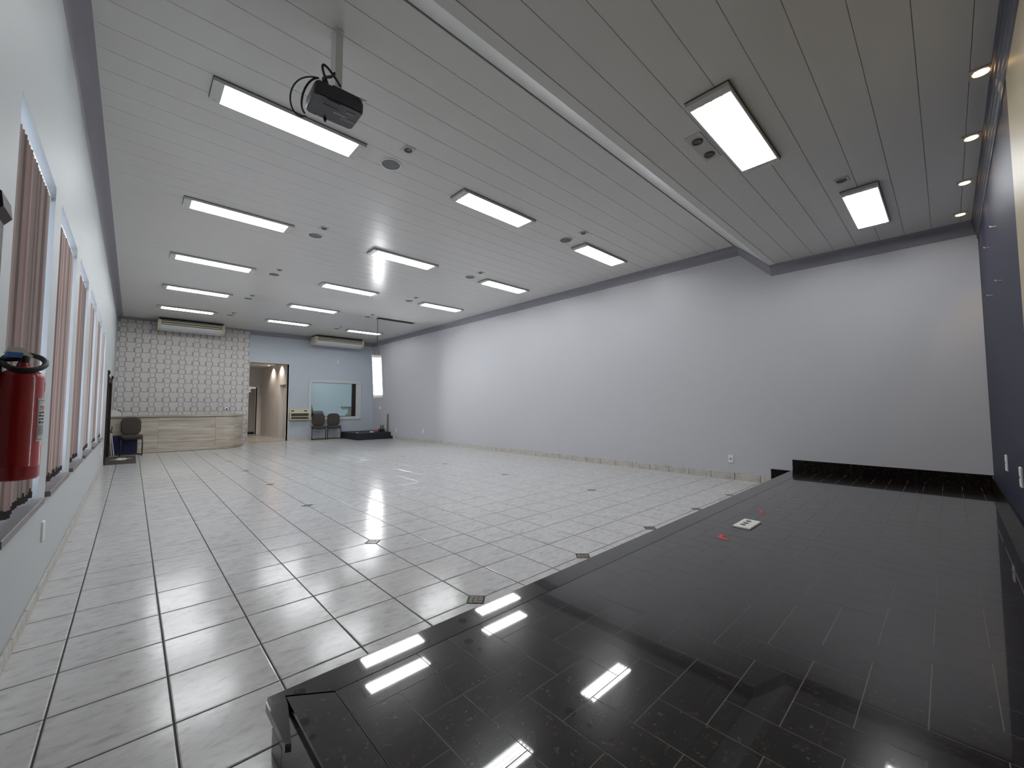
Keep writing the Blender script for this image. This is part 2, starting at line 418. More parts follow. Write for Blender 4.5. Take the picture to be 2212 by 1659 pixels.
# crown mouldings: cove profile
def cove(w_, h_, n=6):
    P = [(0.0, 0.0), (0.0, -h_)]
    for k in range(n+1):
        a = math.pi/2*k/n; P.append((0.03 + (w_-0.05)*(1-math.cos(a)), -h_+0.03 + (h_-0.05)*math.sin(a)))
    P.append((w_, 0.0)); return P
def crown_run(mb, a, b_, inward, w_=0.30, h_=0.40):
    """cove along a->b (x,y,z); inward is the horizontal unit vector into the room"""
    A = Vector(a); B = Vector(b_); I = Vector(inward); P = cove(w_, h_)
    n = len(P)
    vs = [A + I*p[0] + Vector((0,0,p[1])) for p in P] + [B + I*p[0] + Vector((0,0,p[1])) for p in P]
    fs = [tuple(range(n)), tuple(range(2*n-1,n-1,-1))] + [((i+1)%n,i,i+n,(i+1)%n+n) for i in range(n)]
    mb.add(vs, fs)
mb = MB(); crown_run(mb, (XR, 0.45, H1), (XR, YB, H1), (-1,0,0))
# sloped length and the run over the stage
I = Vector((-1,0,0))
crown_run(mb, (XR, -0.70, H2), (XR, 0.52, H1), (-1,0,0)); crown_run(mb, (XR, YS, H2), (XR, -0.68, H2), (-1,0,0))
tag(mb.build('trim_2', 'crown', smooth=50), 'grey cornice along the top of the right wall', 'trim', kind='structure')
mb = MB(); crown_run(mb, (XL, 0.45, H1), (XL, YB, H1), (1,0,0)); tag(mb.build('trim_3', 'crown', smooth=50), 'grey cornice along the top of the left wall', 'trim', kind='structure')
mb = MB(); crown_run(mb, (XL, YB, H1), (XR, YB, H1), (0,-1,0)); tag(mb.build('trim_4', 'crown', smooth=50), 'grey cornice along the top of the end wall', 'trim', kind='structure')
mb = MB()      # stepped navy cornice over the stage wall
sec = [(YS, H2), (YS, H2-0.56), (YS+0.02, H2-0.55), (YS+0.02, H2-0.45), (YS+0.045, H2-0.42), (YS+0.045, H2-0.34), (YS+0.07, H2-0.31), (YS+0.07, H2-0.23), (YS+0.095, H2-0.20), (YS+0.095, H2-0.10), (YS+0.12, H2-0.07), (YS+0.12, H2)]
mb.prism(sec, XL, XR, 'x'); tag(mb.build('trim_5', 'crown_navy'), 'dark stepped cornice along the top of the navy stage wall', 'trim', kind='structure')

# ================================================================== BASEBOARDS
bb = thing('baseboard_right', (XR, 0, 0), 'row of marbled tile skirting along the right wall', 'baseboard', kind='structure')
me1 = MB().slab(-0.045, 0.0, 0.012, 0.988, 0.0, 0.30, 0.008).mesh('baseboard_tile', 'skirt_tile')
MB().box(XR-0.02, XR, -0.41, YB-4.4, 0.0, 0.285).build('bedding', 'grout', bb, (XR,0,0))
MB().slab(XR-0.045, XR, -0.415, -0.03, 0.0, 0.30, 0.008).build('baseboard_tile', 'skirt_tile', bb, (XR,0,0))
for j in range(0, 33): inst('baseboard_tile', me1, bb, (0, j*1.0 - 0.02, 0))
bb = thing('baseboard_left', (XL, 0, 0), 'low beige tile skirting along the left wall', 'baseboard', kind='structure')
me1 = MB().slab(0.0, 0.035, 0.012, 0.988, 0.0, 0.20, 0.008).mesh('baseboard_tile', 'skirt_tile')
for j in range(1, 26): inst('baseboard_tile', me1, bb, (0, j*1.0 - 0.02, 0))
bb = thing('baseboard_back', (6.7, YB, 0), 'tile skirting under the control room window', 'baseboard', kind='structure')
me1 = MB().slab(0.012, 0.961, -0.045, 0.0, 0.0, 0.28, 0.008).mesh('baseboard_tile', 'skirt_tile')
for k in range(0, 5): inst('baseboard_tile', me1, bb, (k*TX, 0, 0))

# ================================================================== STAGE
st = thing('stage', (6.0, -3.8, 0), 'polished black granite stage with herringbone tiles along the right side', 'stage')
SO = (6.0, -3.8, 0)
RX = STX + 0.012 - 0.03                       # side riser face
TH = 0.07                                     # slab thickness
mb = MB().prism([(RX+0.02, YS+0.012), (XR-0.004, YS+0.012), (XR-0.004, front_y(XR)-0.08), (RX+0.02, front_y(-3.2)-0.08)], 0.0, HS-TH); mb.build('core', 'granite_grout', st, SO)
mb = MB().box(-2.89, XR-0.004, YS+0.012, -1.66, HS-TH, HS-0.0015); mb.build('joint_bed', 'granite_grout', st, SO)
# side and front risers
MB().prism([(RX, YS+0.012), (RX+0.02, YS+0.012), (RX+0.02, front_y(-3.2)-0.06), (RX, front_y(-3.2)-0.06)], 0.0, HS-TH).build('riser', 'granite', st, SO)
MB().prism([(RX, front_y(RX)-0.08), (XR, front_y(XR)-0.08), (XR, front_y(XR)-0.05), (RX, front_y(RX)-0.05)], 0.22, HS-TH).build('riser', 'granite', st, SO)
# lower step in front
sp_ = [(RX, -1.08), (RX, front_y(RX)-0.07), (XR, front_y(XR)-0.07), (XR, -0.72), (-2.75, -0.76), (-3.05, -0.92)]
MB().prism(sp_, 0.0, 0.22).build('step', 'granite', st, SO)
# edge slabs: front nosing in pieces, mitred left border, broken corner piece
g2 = 0.008
xs = [-2.89, -0.5, 2.0, 4.5, 7.0, 9.5, 12.0, XR-0.004]
for a, b_ in zip(xs, xs[1:]):
    x0 = a + (0.0 if a == -2.89 else g2*0.3); 
    if a == -2.89: poly = [(STX, front_y(STX)-0.02), (-2.89+g2, -1.66+g2), (b_, -1.66+g2), (b_, front_y(b_)), (-3.385, front_y(-3.385)-0.02), (-3.385, front_y(-3.385)-0.06), (-3.36, front_y(-3.36)-0.10)]
    else: poly = [(x0, -1.66+g2), (b_, -1.66+g2), (b_, front_y(b_)), (x0, front_y(x0))]
    if a == -2.89: poly = [(-3.385, -1.40), (-3.378, -1.98), (-3.34, -2.0), (-3.25, -1.55), (STX-0.005, -1.42), (-2.89, -1.66+g2), (b_, -1.66+g2), (b_, front_y(b_)), (-3.36, front_y(-3.36))]
    q = MB().prism(poly, HS-TH, HS); q.v = [(x, y, z + (0.030*(y+1.66) if z == HS else 0.0)) for x, y, z in q.v]; q.build('edge_slab', 'granite', st, SO)
ys_ = [-1.66, -3.3, -4.9, YS+0.012]
for k, (a, b_) in enumerate(zip(ys_, ys_[1:])):
    poly = [(STX, b_+g2), (-2.89-g2, b_+g2), (-2.89-g2, a-g2), (STX, (a-g2) if k else -1.435)]
    MB().prism(poly, HS-TH, HS).build('edge_slab', 'granite', st, SO)
# herringbone granite tiles, half pitch 0.405 u
GP = 0.4055; X0, Y0 = -2.89, -1.66; g3 = 0.0045
gm = {}
def gtile(x0, x1, y0, y1):
    x1 = min(x1, XR-0.01); y1 = min(y1, Y0); y0 = max(y0, YS+0.012); x0 = max(x0, X0)
    if x1 - x0 < 0.05 or y1 - y0 < 0.05: return
    key = (round(x1-x0, 3), round(y1-y0, 3))
    if key not in gm: gm[key] = MB().box(g3, x1-x0-g3, g3, y1-y0-g3, -0.03, 0.0).mesh('granite_tile', 'granite')
    inst('granite_tile', gm[key], st, (x0-SO[0], y0-SO[1], HS))
nc = int((XR-X0)/GP)+2; nr = int((Y0-YS)/GP)+2
for i in range(-1, nc):
    for j in range(-1, nr):
        h = (i-j) % 4
        if h == 0: gtile(X0+i*GP, X0+(i+2)*GP, Y0-(j+1)*GP, Y0-j*GP)
        elif h == 3: gtile(X0+i*GP, X0+(i+1)*GP, Y0-(j+2)*GP, Y0-j*GP)
# black granite skirting round the stage
sk = thing('baseboard_stage', (XR, YS, HS), 'black granite skirting boards round the stage', 'baseboard', kind='structure')
ky = [-1.18, -3.0, -4.7, YS]
for a, b_ in zip(ky, ky[1:]): MB().box(XR-0.05, XR, b_+0.004, a-0.004, HS, HS+0.40).build('skirting_board', 'granite_honed', sk, (XR,YS,HS))
MB().box(XR-0.05, XR, -1.17, -0.42, 0.22, 0.62).build('skirting_board', 'granite_honed', sk, (XR,YS,HS))
kx = [XR-0.05, 12.0, 9.0, 6.22]
for a, b_ in zip(kx, kx[1:]): MB().box(b_+0.004, a-0.004, YS, YS+0.05, HS, HS+0.38).build('skirting_board', 'granite_honed', sk, (XR,YS,HS))

# ================================================================== CEILING LIGHTS
LL, LW = 3.34, 0.78
def luminaire_meshes():
    hl, hw = LL/2, LW/2
    fr = MB()
    fr.box(-hl, hl, -hw, -hw+0.025, -0.095, 0.0).box(-hl, hl, hw-0.025, hw, -0.095, 0.0).box(-hl, -hl+0.03, -hw+0.025, hw-0.025, -0.095, 0.0).box(hl-0.03, hl, -hw+0.025, hw-0.025, -0.095, 0.0)
    ed = MB()
    ed.box(-hl-0.010, hl+0.010, -hw-0.010, -hw, -0.02, 0.0).box(-hl-0.010, hl+0.010, hw, hw+0.010, -0.02, 0.0).box(-hl-0.010, -hl, -hw, hw, -0.02, 0.0).box(hl, hl+0.010, -hw, hw, -0.02, 0.0)
    tr = MB().box(-hl+0.03, hl-0.03, -hw+0.035, hw-0.035, -0.012, 0.0)
    for yy in (-0.18, 0.0, 0.18): tr.prism([(yy-0.055, -0.012), (yy, -0.045), (yy+0.055, -0.012)], -1.40, 1.40, 'x')
    endp = MB().box(0.0, 0.17, -hw+0.025, hw-0.025, -0.088, -0.012)
    tb = MB().tube([(-1.42,0,0), (1.42,0,0)], 0.034, 10)
    sc_ = MB().lathe([(0.018, 0.0), (0.018, -0.008), (0.010, -0.014)], n=8)
    return dict(frame=fr.mesh('frame','frame_grey'), edge=ed.mesh('gasket','dark_edge'), tray=tr.mesh('reflector','tray'), end=endp.mesh('end_plate','frame_grey'), tube=tb.mesh('tube','tube',smooth=40), screw=sc_.mesh('screw','aluminium'))
LM = luminaire_meshes()
def luminaire(loc, label, group, eul=(0,0,0)):
    r = thing('ceiling_light', loc, label, 'ceiling light', group); r.rotation_euler = eul
    inst('frame', LM['frame'], r); inst('gasket', LM['edge'], r); inst('reflector', LM['tray'], r)
    inst('end_plate', LM['end'], r, (-LL/2+0.03, 0, 0)); inst('end_plate', LM['end'], r, (LL/2-0.20, 0, 0))
    for yy in (-0.27, -0.09, 0.09, 0.27): inst('tube', LM['tube'], r, (0, yy, -0.052))
    for sx in (-1, 1):
        for sy in (-1, 1): inst('screw', LM['screw'], r, (sx*(LL/2-0.10), sy*(LW/2-0.10), -0.088))
    return r
ROWS = [5.235, 11.93, 18.60, 25.13, 31.62]
COLS = [-1.63, 4.95, 11.40]
ordn = ['nearest the stage', 'second from the stage', 'third from the stage', 'fourth from the stage', 'nearest the end wall']
coln = ['in the row by the windows', 'in the middle row', 'in the row by the right wall']
for ci, cx in enumerate(COLS):
    for ri, ry in enumerate(ROWS):
        if ci == 2 and ri == 3: continue
        luminaire((cx, ry, H1), 'lit fluorescent ceiling light %s, %s' % (coln[ci], ordn[ri]), 'fluorescent lights in the hall ceiling')
luminaire((4.95, -2.69, H2), 'large lit fluorescent light in the stage ceiling, nearer the camera', 'fluorescent lights in the stage ceiling')
luminaire((11.32, -4.14, H2), 'lit fluorescent light in the stage ceiling close to the navy wall', 'fluorescent lights in the stage ceiling')
# empty slot left by the light that hangs down
slot = thing('ceiling_slot', (11.25, 25.1, H1), 'empty dark slot in the ceiling where a light is missing', 'ceiling opening')
so = (11.25, 25.1, H1)
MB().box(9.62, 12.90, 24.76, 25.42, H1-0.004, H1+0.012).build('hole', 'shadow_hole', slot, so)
f_ = MB(); f_.box(9.58, 12.94, 24.72, 24.76, H1-0.012, H1+0.01).box(9.58, 12.94, 25.42, 25.46, H1-0.012, H1+0.01).box(9.58, 9.62, 24.76, 25.42, H1-0.012, H1+0.01).box(12.90, 12.94, 24.76, 25.42, H1-0.012, H1+0.01); f_.build('rim', 'pvc_trim', slot, so)
# the fallen light: hangs by its flex, vertical, facing the stage
hang = luminaire((9.66, 25.02, 5.61), 'lit fluorescent light hanging upright on its cable under the empty ceiling slot', 'fluorescent lights in the hall ceiling')
hang.name = 'hanging_light'; tag(hang, cat='hanging light')
hang.rotation_euler = Matrix(((0.035, 1, 0), (0, 0, 1), (1, -0.035, 0))).to_euler() if False else Euler((math.radians(90), 0, 0)).to_matrix().to_euler()
Rm = Matrix(((0.0, 1.0, 0.0), (0.0, 0.0, 1.0), (1.0, 0.0, 0.0)))      # columns: local x->z, local y->x, local z->y
hang.rotation_euler = (Matrix.Rotation(math.radians(3.2), 3, 'Y').to_3x3().inverted() @ Rm).to_euler()
cb = MB(); cb.tube([(9.66,25.06,H1-0.01), (9.67,25.04,9.6), (9.66,25.03,8.85)], 0.018, 6); cb.tube([(9.66,25.03,8.87), (9.60,25.03,8.2), (9.56,25.03,7.27)], 0.014, 6); cb.tube([(9.66,25.03,8.87), (9.71,25.03,8.2), (9.78,25.03,7.27)], 0.014, 6)
cab = cb.build('cable', 'rubber', None, (9.66, 25.03, 7.27)); tag(cab, 'thin dark cable from the ceiling slot to the hanging light', 'cable')

# ceiling speakers and small downlights in the hall
me_rim = MB().lathe([(0.255, 0.0), (0.30, 0.0), (0.30, -0.012), (0.285, -0.03), (0.255, -0.03)], n=28, cap=False).mesh('rim', 'white_plastic', smooth=40)
me_gr = MB().lathe([(0.255, 0.0), (0.255, -0.022), (0.15, -0.030), (0.02, -0.033)], n=28).mesh('grille', 'speaker_grille', smooth=40)
me_sq = MB().box(-0.15,-0.085,-0.15,0.15,-0.022,0).box(0.085,0.15,-0.15,0.15,-0.022,0).box(-0.085,0.085,-0.15,-0.085,-0.022,0).box(-0.085,0.085,0.085,0.15,-0.022,0).mesh('plate', 'plate_grey')
me_bl = MB().lathe([(0.085, -0.004), (0.083, -0.020), (0.05, -0.012), (0.02, -0.010)], n=16).mesh('lamp', 'bulb_off', smooth=40)
me_ring = MB().lathe([(0.112, 0.0), (0.112, -0.026), (0.085, -0.030), (0.080, 0.0)], n=20, cap=False).mesh('ring', 'dark_edge', smooth=40)
for ci, (cx, cx2, nm) in enumerate(((0.93, 0.97, 'left line'), (8.86, 8.85, 'right line'))):
    for ri, ry in enumerate(ROWS):
        t_ = thing('ceiling_speaker', (cx, ry, H1), 'round grey ceiling speaker in the %s, %s' % (nm, ordn[ri]), 'speaker', 'round speakers in the hall ceiling')
        inst('rim', me_rim, t_); inst('grille', me_gr, t_)
        t_ = thing('downlight', (cx2, ry-0.93, H1), 'small unlit square downlight in the %s, %s' % (nm, ordn[ri]), 'downlight', 'unlit downlights in the hall ceiling')
        inst('plate', me_sq, t_); inst('ring', me_ring, t_); inst('lamp', me_bl, t_)
# twin downlight and single one over the stage
t_ = thing('twin_downlight', (4.90, -2.00, H2), 'unlit twin downlight on a white plate beside the large stage light', 'downlight')
MB().slab(-0.60, 0.60, -0.17, 0.17, 0.0, 0.02, 0.006).xf(Matrix.Scale(-1, 4, (0,0,1))).build('plate', 'plate_grey', t_)
for dx in (-0.32, 0.34): inst('ring', me_ring, t_, (dx,0,-0.018)); inst('lamp', me_bl, t_, (dx,0,-0.022))
t_ = thing('downlight', (8.91, -3.89, H2), 'single unlit downlight in the stage ceiling, between its two lights', 'downlight')
inst('plate', me_sq, t_); inst('ring', me_ring, t_); inst('lamp', me_bl, t_)
# warm spots along the stage wall
me_wb = MB().lathe([(0.108, -0.006), (0.104, -0.028), (0.07, -0.036), (0.02, -0.038)], n=18).mesh('lamp', 'warm_bulb', smooth=40)
spn = ['nearest the camera', 'second from the camera', 'third from the camera', 'nearest the right wall']
for k, (sx, sy) in enumerate(((6.34,-6.165), (8.85,-6.12), (11.43,-6.07), (13.98,-6.03))):
    t_ = thing('spotlight', (sx, sy, H2), 'warm lit ceiling spotlight above the navy wall, %s' % spn[k], 'spotlight', 'warm spotlights along the stage wall')
    inst('plate', me_sq, t_); inst('lamp', me_wb, t_)
    ld = bpy.data.lights.new('spot', 'SPOT'); ld.energy = 13; ld.color = (1.0, 0.62, 0.30); ld.spot_size = math.radians(62); ld.spot_blend = 0.6; ld.shadow_soft_size = 0.03
    lo = bpy.data.objects.new('beam', ld); C.objects.link(lo); lo.parent = t_; lo.location = (0, 0, -0.05*S-0.012); lo.rotation_euler = (math.radians(-8), 0, 0)

# ================================================================== PROJECTOR
po = (-1.72, 2.10, H1)
pr = thing('projector', po, 'black ceiling projector on a white square post with dangling cables', 'projector')
MB().slab(-0.075, 0.075, -0.14, 0.14, 0, 0.02, 0.005).xf(Matrix.Translation((po[0], po[1], H1)) @ Matrix.Scale(-1, 4, (0,0,1))).build('ceiling_plate', 'white_metal', pr, po)
post = MB().box(-1.785, -1.655, 1.98, 2.23, 9.17, H1-0.02).build('post', 'white_metal', pr, po)
MB().tube([(-1.72, 2.10, 9.17), (-1.72, 2.10, 8.93)], 0.055, 12).build('neck', 'dark_edge', pr, po, smooth=40)
Mp = Matrix.Translation((-1.80, 1.93, 8.77)) @ Matrix.Rotation(math.radians(-3), 4, 'Z') @ Matrix.Rotation(math.radians(4), 4, 'X')
body = MB(); hx, hy = 0.42, 0.34
out = []
for sx, sy, a0 in ((1,1,0),(-1,1,90),(-1,-1,180),(1,-1,270)):
    for k in range(5):
        a = math.radians(a0+22.5*k); out.append((sx*(hx-0.07)+0.07*math.cos(a), sy*(hy-0.07)+0.07*math.sin(a)))
lay = [(0.94,-0.15),(0.99,-0.13),(1.0,-0.09),(1.0,0.04),(0.93,0.10)]
nn = len(out); vs_ = [(x*sc_, y*sc_, z) for sc_, z in lay for x, y in out]
fs_ = [tuple(range(nn-1,-1,-1)), tuple(range((len(lay)-1)*nn, len(lay)*nn))] + [(i*nn+k, i*nn+(k+1)%nn, (i+1)*nn+(k+1)%nn, (i+1)*nn+k) for i in range(len(lay)-1) for k in range(nn)]
body.add(vs_, fs_).xf(Mp).build('body', 'projector_black', pr, po, smooth=35)
MB().box(-0.20, 0.02, -0.30, -0.16, -0.158, -0.148).xf(Mp).build('vent', 'black_plastic', pr, po)
MB().box(-0.22, 0.02, -0.13, -0.115, -0.156, -0.148).xf(Mp).build('groove', 'black_plastic', pr, po)
MB().box(0.16, 0.30, -0.20, -0.13, -0.156, -0.148).xf(Mp).build('badge', 'speaker_grille', pr, po)
MB().box(0.12, 0.40, 0.02, 0.12, -0.154, -0.148).xf(Mp).build('key_panel', 'speaker_grille', pr, po)
MB().lathe([(0.11, 0.0), (0.11, 0.05), (0.09, 0.09), (0.06, 0.08)], n=20).xf(Mp @ Matrix.Translation((-0.22, hy-0.03, -0.02)) @ Matrix.Rotation(math.radians(-90), 4, 'X')).build('lens', 'black_plastic', pr, po, smooth=40)
MB().lathe([(0.03, 0.0), (0.03, -0.05), (0.02, -0.07)], n=12).xf(Mp @ Matrix.Translation((-0.08, 0.30, -0.14))).build('foot', 'black_plastic', pr, po, smooth=40)
MB().box(0.33, 0.45, -0.38, -0.33, 0.07, 0.095).xf(Mp).build('latch', 'aluminium', pr, po)
MB().box(-0.12, 0.38, -0.28, 0.2, 0.09, 0.15).xf(Mp).build('mount_plate', 'black_metal', pr, po)
def bez(pts, n=24):
    P = [Vector(p) for p in pts]; out = []
    for k in range(n+1):
        t = k/n; q = P[:]
        while len(q) > 1: q = [q[i].lerp(q[i+1], t) for i in range(len(q)-1)]
        out.append(tuple(q[0]))
    return out
MB().tube(bez([(-1.79,2.0,9.42), (-1.86,1.95,9.2), (-2.08,1.85,9.15), (-2.06,1.72,8.93)]), 0.026, 6).build('cable', 'rubber', pr, po, smooth=60)
MB().tube(bez([(-2.0,1.72,8.93), (-2.25,1.6,9.25), (-2.05,1.6,9.2), (-1.80,1.65,8.93)]), 0.022, 6).build('cable', 'rubber', pr, po, smooth=60)
MB().tube(bez([(-2.15,1.70,8.93), (-2.48,1.9,9.0), (-2.62,2.25,8.8), (-2.38,2.5,8.45), (-2.18,2.28,8.55)]), 0.014, 6).build('cable', 'rubber', pr, po, smooth=60)
MB().tube(bez([(-2.16,1.70,8.93), (-2.33,1.9,8.95), (-2.36,2.2,8.62), (-2.2,2.3,8.6)]), 0.018, 6).build('cable', 'rubber', pr, po, smooth=60)
# maker's mark on the underside
fc = bpy.data.curves.new('mark', 'FONT'); fc.body = 'EPSON'; fc.size = 0.075*S; fc.extrude = 0.0006; fc.align_x = 'CENTER'
to = bpy.data.objects.new('t', fc); C.objects.link(to)
me = bpy.data.meshes.new_from_object(to.evaluated_get(bpy.context.evaluated_depsgraph_get())); bpy.data.objects.remove(to, do_unlink=True)
me.transform(Matrix.Translation((Vector((-1.80,1.93,8.77))-Vector(po))*S) @ Mp.to_3x3().to_4x4() @ Matrix.Translation((0.10*S, 0.02*S, -0.152*S)) @ Matrix.Rotation(math.pi, 4, 'X'))
me.materials.clear(); me.materials.append(MATS['frame_grey'])
fo = bpy.data.objects.new('maker_mark', me); C.objects.link(fo); fo.parent = pr

# ================================================================== WINDOWS AND BLINDS
wn = ['nearest the fire extinguisher', 'second from the fire extinguisher', 'third from the fire extinguisher', 'fourth from the fire extinguisher', 'fifth from the fire extinguisher', 'nearest the dark double door']
sil = {}
for k, (y0, y1) in enumerate(WIN):
    org = (XL, y0, WZ0)
    wi = thing('window_%d' % (k+1), org, 'tall aluminium window, %s' % wn[k], 'window', 'tall windows in the left wall', kind='structure')
    xf0, xf1 = XL-0.50, XL-0.40
    fr = MB()
    fr.box(xf0, xf1, y0, y0+0.09, WZ0, WZ1).box(xf0, xf1, y1-0.09, y1, WZ0, WZ1).box(xf0, xf1, y0+0.09, y1-0.09, WZ0, WZ0+0.1).box(xf0, xf1, y0+0.09, y1-0.09, WZ1-0.1, WZ1)
    fr.build('frame', 'aluminium', wi, org)
    ym = (y0+y1)/2
    MB().box(xf0+0.01, xf1-0.01, ym-0.05, ym+0.05, WZ0+0.1, WZ1-0.1).build('mullion', 'aluminium', wi, org)
    MB().box(xf0+0.01, xf1-0.01, y0+0.09, ym-0.05, 4.9, 5.0).build('transom', 'aluminium', wi, org); MB().box(xf0+0.01, xf1-0.01, ym+0.05, y1-0.09, 4.9, 5.0).build('transom', 'aluminium', wi, org)
    for a, b_ in ((y0+0.09, ym-0.05), (ym+0.05, y1-0.09)):
        for z0, z1 in ((WZ0+0.1, 4.9), (5.0, WZ1-0.1)): MB().box(XL-0.455, XL-0.445, a, b_, z0, z1).build('pane', 'glass', wi, org)
    MB().slab(XL-0.40, XL+0.07, y0-0.03, y1+0.05, WZ0-0.09, WZ0+0.005, 0.01).build('sill', 'sill_stone', wi, org)
    # blind
    bo = (XL-0.1, y0, WZ1)
    bl = thing('vertical_blind', bo, 'vertical blind of taupe fabric slats in the window %s' % wn[k], 'blind', 'vertical blinds in the left windows')
    MB().box(XL-0.13, XL-0.05, y0+0.02, y1-0.02, WZ1-0.25, WZ1-0.18).build('headrail', 'white_metal', bl, bo)
    rr = random.Random(11+k)
    n_s = [19, 15, 13, 12, 12, 12][k]; span = (y1-y0-0.50)
    for q in range(n_s):
        yy = y0 + 0.13 + span*q/(n_s-1) + rr.uniform(-0.008, 0.008)
        ang = math.radians(rr.uniform(-60, -50)); zb = WZ0 + 0.20 + rr.uniform(-0.03, 0.06)
        Ms = Matrix.Translation((XL-0.12, yy, 0)) @ Matrix.Rotation(ang, 4, 'Z')
        mb = MB()
        hw_ = 0.115; pts = [(-0.012,-hw_),(0.004,-hw_*0.4),(0.004,hw_*0.4),(-0.012,hw_)]
        poly = pts + [(p[0]+0.008, p[1]) for p in pts[::-1]]
        mb.prism(poly[::-1], zb, WZ1-0.26).xf(Ms)
        s_ = mb.build('slat', rr.choice(['blind_taupe', 'blind_rose', 'blind_shaded', 'blind_taupe', 'blind_lit', 'blind_shaded'] if k == 0 else ['blind_taupe', 'blind_rose', 'blind_lit', 'blind_lit', 'blind_shaded', 'blind_rose']), bl, bo)
        MB().box(-0.016, 0.014, -hw_*0.95, hw_*0.95, zb-0.10, zb).xf(Ms).build('hem', 'blind_hem', s_, bo).parent = s_
# doors on the left wall, dark timber
def dark_door(name, y0, y1, zt, label):
    org = (XL, (y0+y1)/2, 0); d = thing(name, org, label, 'door', kind='structure')
    ym = (y0+y1)/2
    for a, b_ in ((y0+0.32, ym-0.01), (ym+0.01, y1-0.32)):
        lf = MB().box(XL-0.30, XL-0.12, a, b_, 0.02, zt-0.32).build('leaf', 'dark_wood', d, org)
        for zz0, zz1 in ((0.4, 2.2), (2.5, zt-0.7)): MB().box(XL-0.12, XL-0.08, a+0.3, b_-0.3, zz0, zz1).build('raised_panel', 'dark_wood', lf, org)
    for a, b_ in ((y0, y0+0.34), (y1-0.34, y1)):
        MB().box(XL-0.32, XL+0.055, a, b_, 0.0, zt).build('post', 'dark_wood', d, org)
        MB().prism([(XL, zt), (XL+0.05, zt), (XL+0.105, zt+0.08), (XL+0.09, zt+0.22), (XL, zt+0.27)], a-0.03, b_+0.03, 'y').build('capital', 'dark_wood', d, org)
    MB().box(XL-0.32, XL+0.03, y0+0.34, y1-0.34, zt-0.34, zt).build('lintel', 'dark_wood', d, org)
    return d
dark_door('door_1', -4.6, 0.92, 5.07, 'dark timber door at the left edge beside the fire extinguisher')
dark_door('door_2', 26.6, 32.3, 5.07, 'dark timber double door beside the reception counter')

# ================================================================== FIRE EXTINGUISHER
eo = (-5.185, 1.22, 2.46)
ex = thing('fire_extinguisher', eo, 'red fire extinguisher with black hose hung on the left wall', 'fire extinguisher')
ER = 0.158
prof = [(0.10, 0.0), (ER-0.02, 0.005), (ER, 0.03), (ER, 0.14), (ER+0.003, 0.145), (ER, 0.15), (ER, 1.08), (ER-0.015, 1.13), (ER-0.05, 1.17), (0.055, 1.20), (0.045, 1.24)]
MB().lathe(prof, eo, 40).build('cylinder', 'red_paint', ex, eo, smooth=40)
MB().lathe([(0.04, 1.24), (0.04, 1.31), (0.028, 1.32)], eo, 16).build('valve', 'black_metal', ex, eo, smooth=40)
z0 = eo[2]
MB().prism([(-0.14, 1.33), (0.05, 1.29), (0.06, 1.32), (-0.02, 1.40), (-0.12, 1.40)], -0.02, 0.02, 'y').xf(Matrix.Translation(eo) @ Matrix.Rotation(math.radians(25), 4, 'Z')).build('lever', 'aluminium', ex, eo)
MB().box(-0.13, -0.02, -0.03, 0.03, 1.29, 1.345).xf(Matrix.Translation(eo) @ Matrix.Rotation(math.radians(30), 4, 'Z')).build('safety_tag', 'blue_tab', ex, eo)
pts = []
for k in range(29):
    a = math.radians(200 + 340*k/28); pts.append((eo[0] + 0.005 + 0.150*math.cos(a), eo[1] + 0.150*math.sin(a), z0 + 1.25 + 0.095*math.sin(a-0.15)))
pts.append((eo[0]+0.02, eo[1]-0.01, z0+1.29))
MB().tube(pts, 0.027, 10).build('hose', 'rubber', ex, eo, smooth=60)
MB().box(XL+0.002, eo[0]-ER+0.02, eo[1]-0.05, eo[1]+0.05, z0+1.00, z0+1.26).build('bracket', 'black_metal', ex, eo)
# paper labels wrapped on the cylinder, seen at the right-hand side
def wrap(a0, a1, za, zb, r, name, mat, par, n=10):
    vs = []; fs = []
    for k in range(n+1):
        a = a0 + (a1-a0)*k/n
        for z in (za, zb):
            for rr in (r, r+0.002): vs.append((eo[0]+rr*math.cos(a), eo[1]+rr*math.sin(a), z0+z))
    for k in range(n):
        i = 4*k; j = i+4; fs += [(i+1,j+1,j+3,i+3), (i,i+2,j+2,j), (i,j,j+1,i+1), (i+2,i+3,j+3,j+2)]
    fs += [(0,1,3,2), (4*n,4*n+2,4*n+3,4*n+1)]
    return MB().add(vs, fs).build(name, mat, par, eo)
LA0, LA1 = math.radians(-38), math.radians(35)
lab = wrap(LA0, LA1, 0.40, 0.86, ER+0.001, 'label', 'label_paper', ex)
for (za, zb, da, db) in ((0.42,0.425,.04,.04), (0.835,0.84,.04,.04), (0.815,0.818,.04,.04), (0.735,0.738,.10,.1), (0.585,0.588,.04,.04), (0.46,0.463,.04,.04)):
    wrap(LA0+da, LA1-db, za, zb, ER+0.0032, 'rule', 'ink_black', lab).parent = lab
wrap(LA0+0.04, LA0+0.055, 0.42, 0.84, ER+0.0032, 'rule', 'ink_black', lab, 2)
wrap(math.radians(8), math.radians(38), 0.94, 1.04, ER+0.001, 'small_label', 'paper', ex)
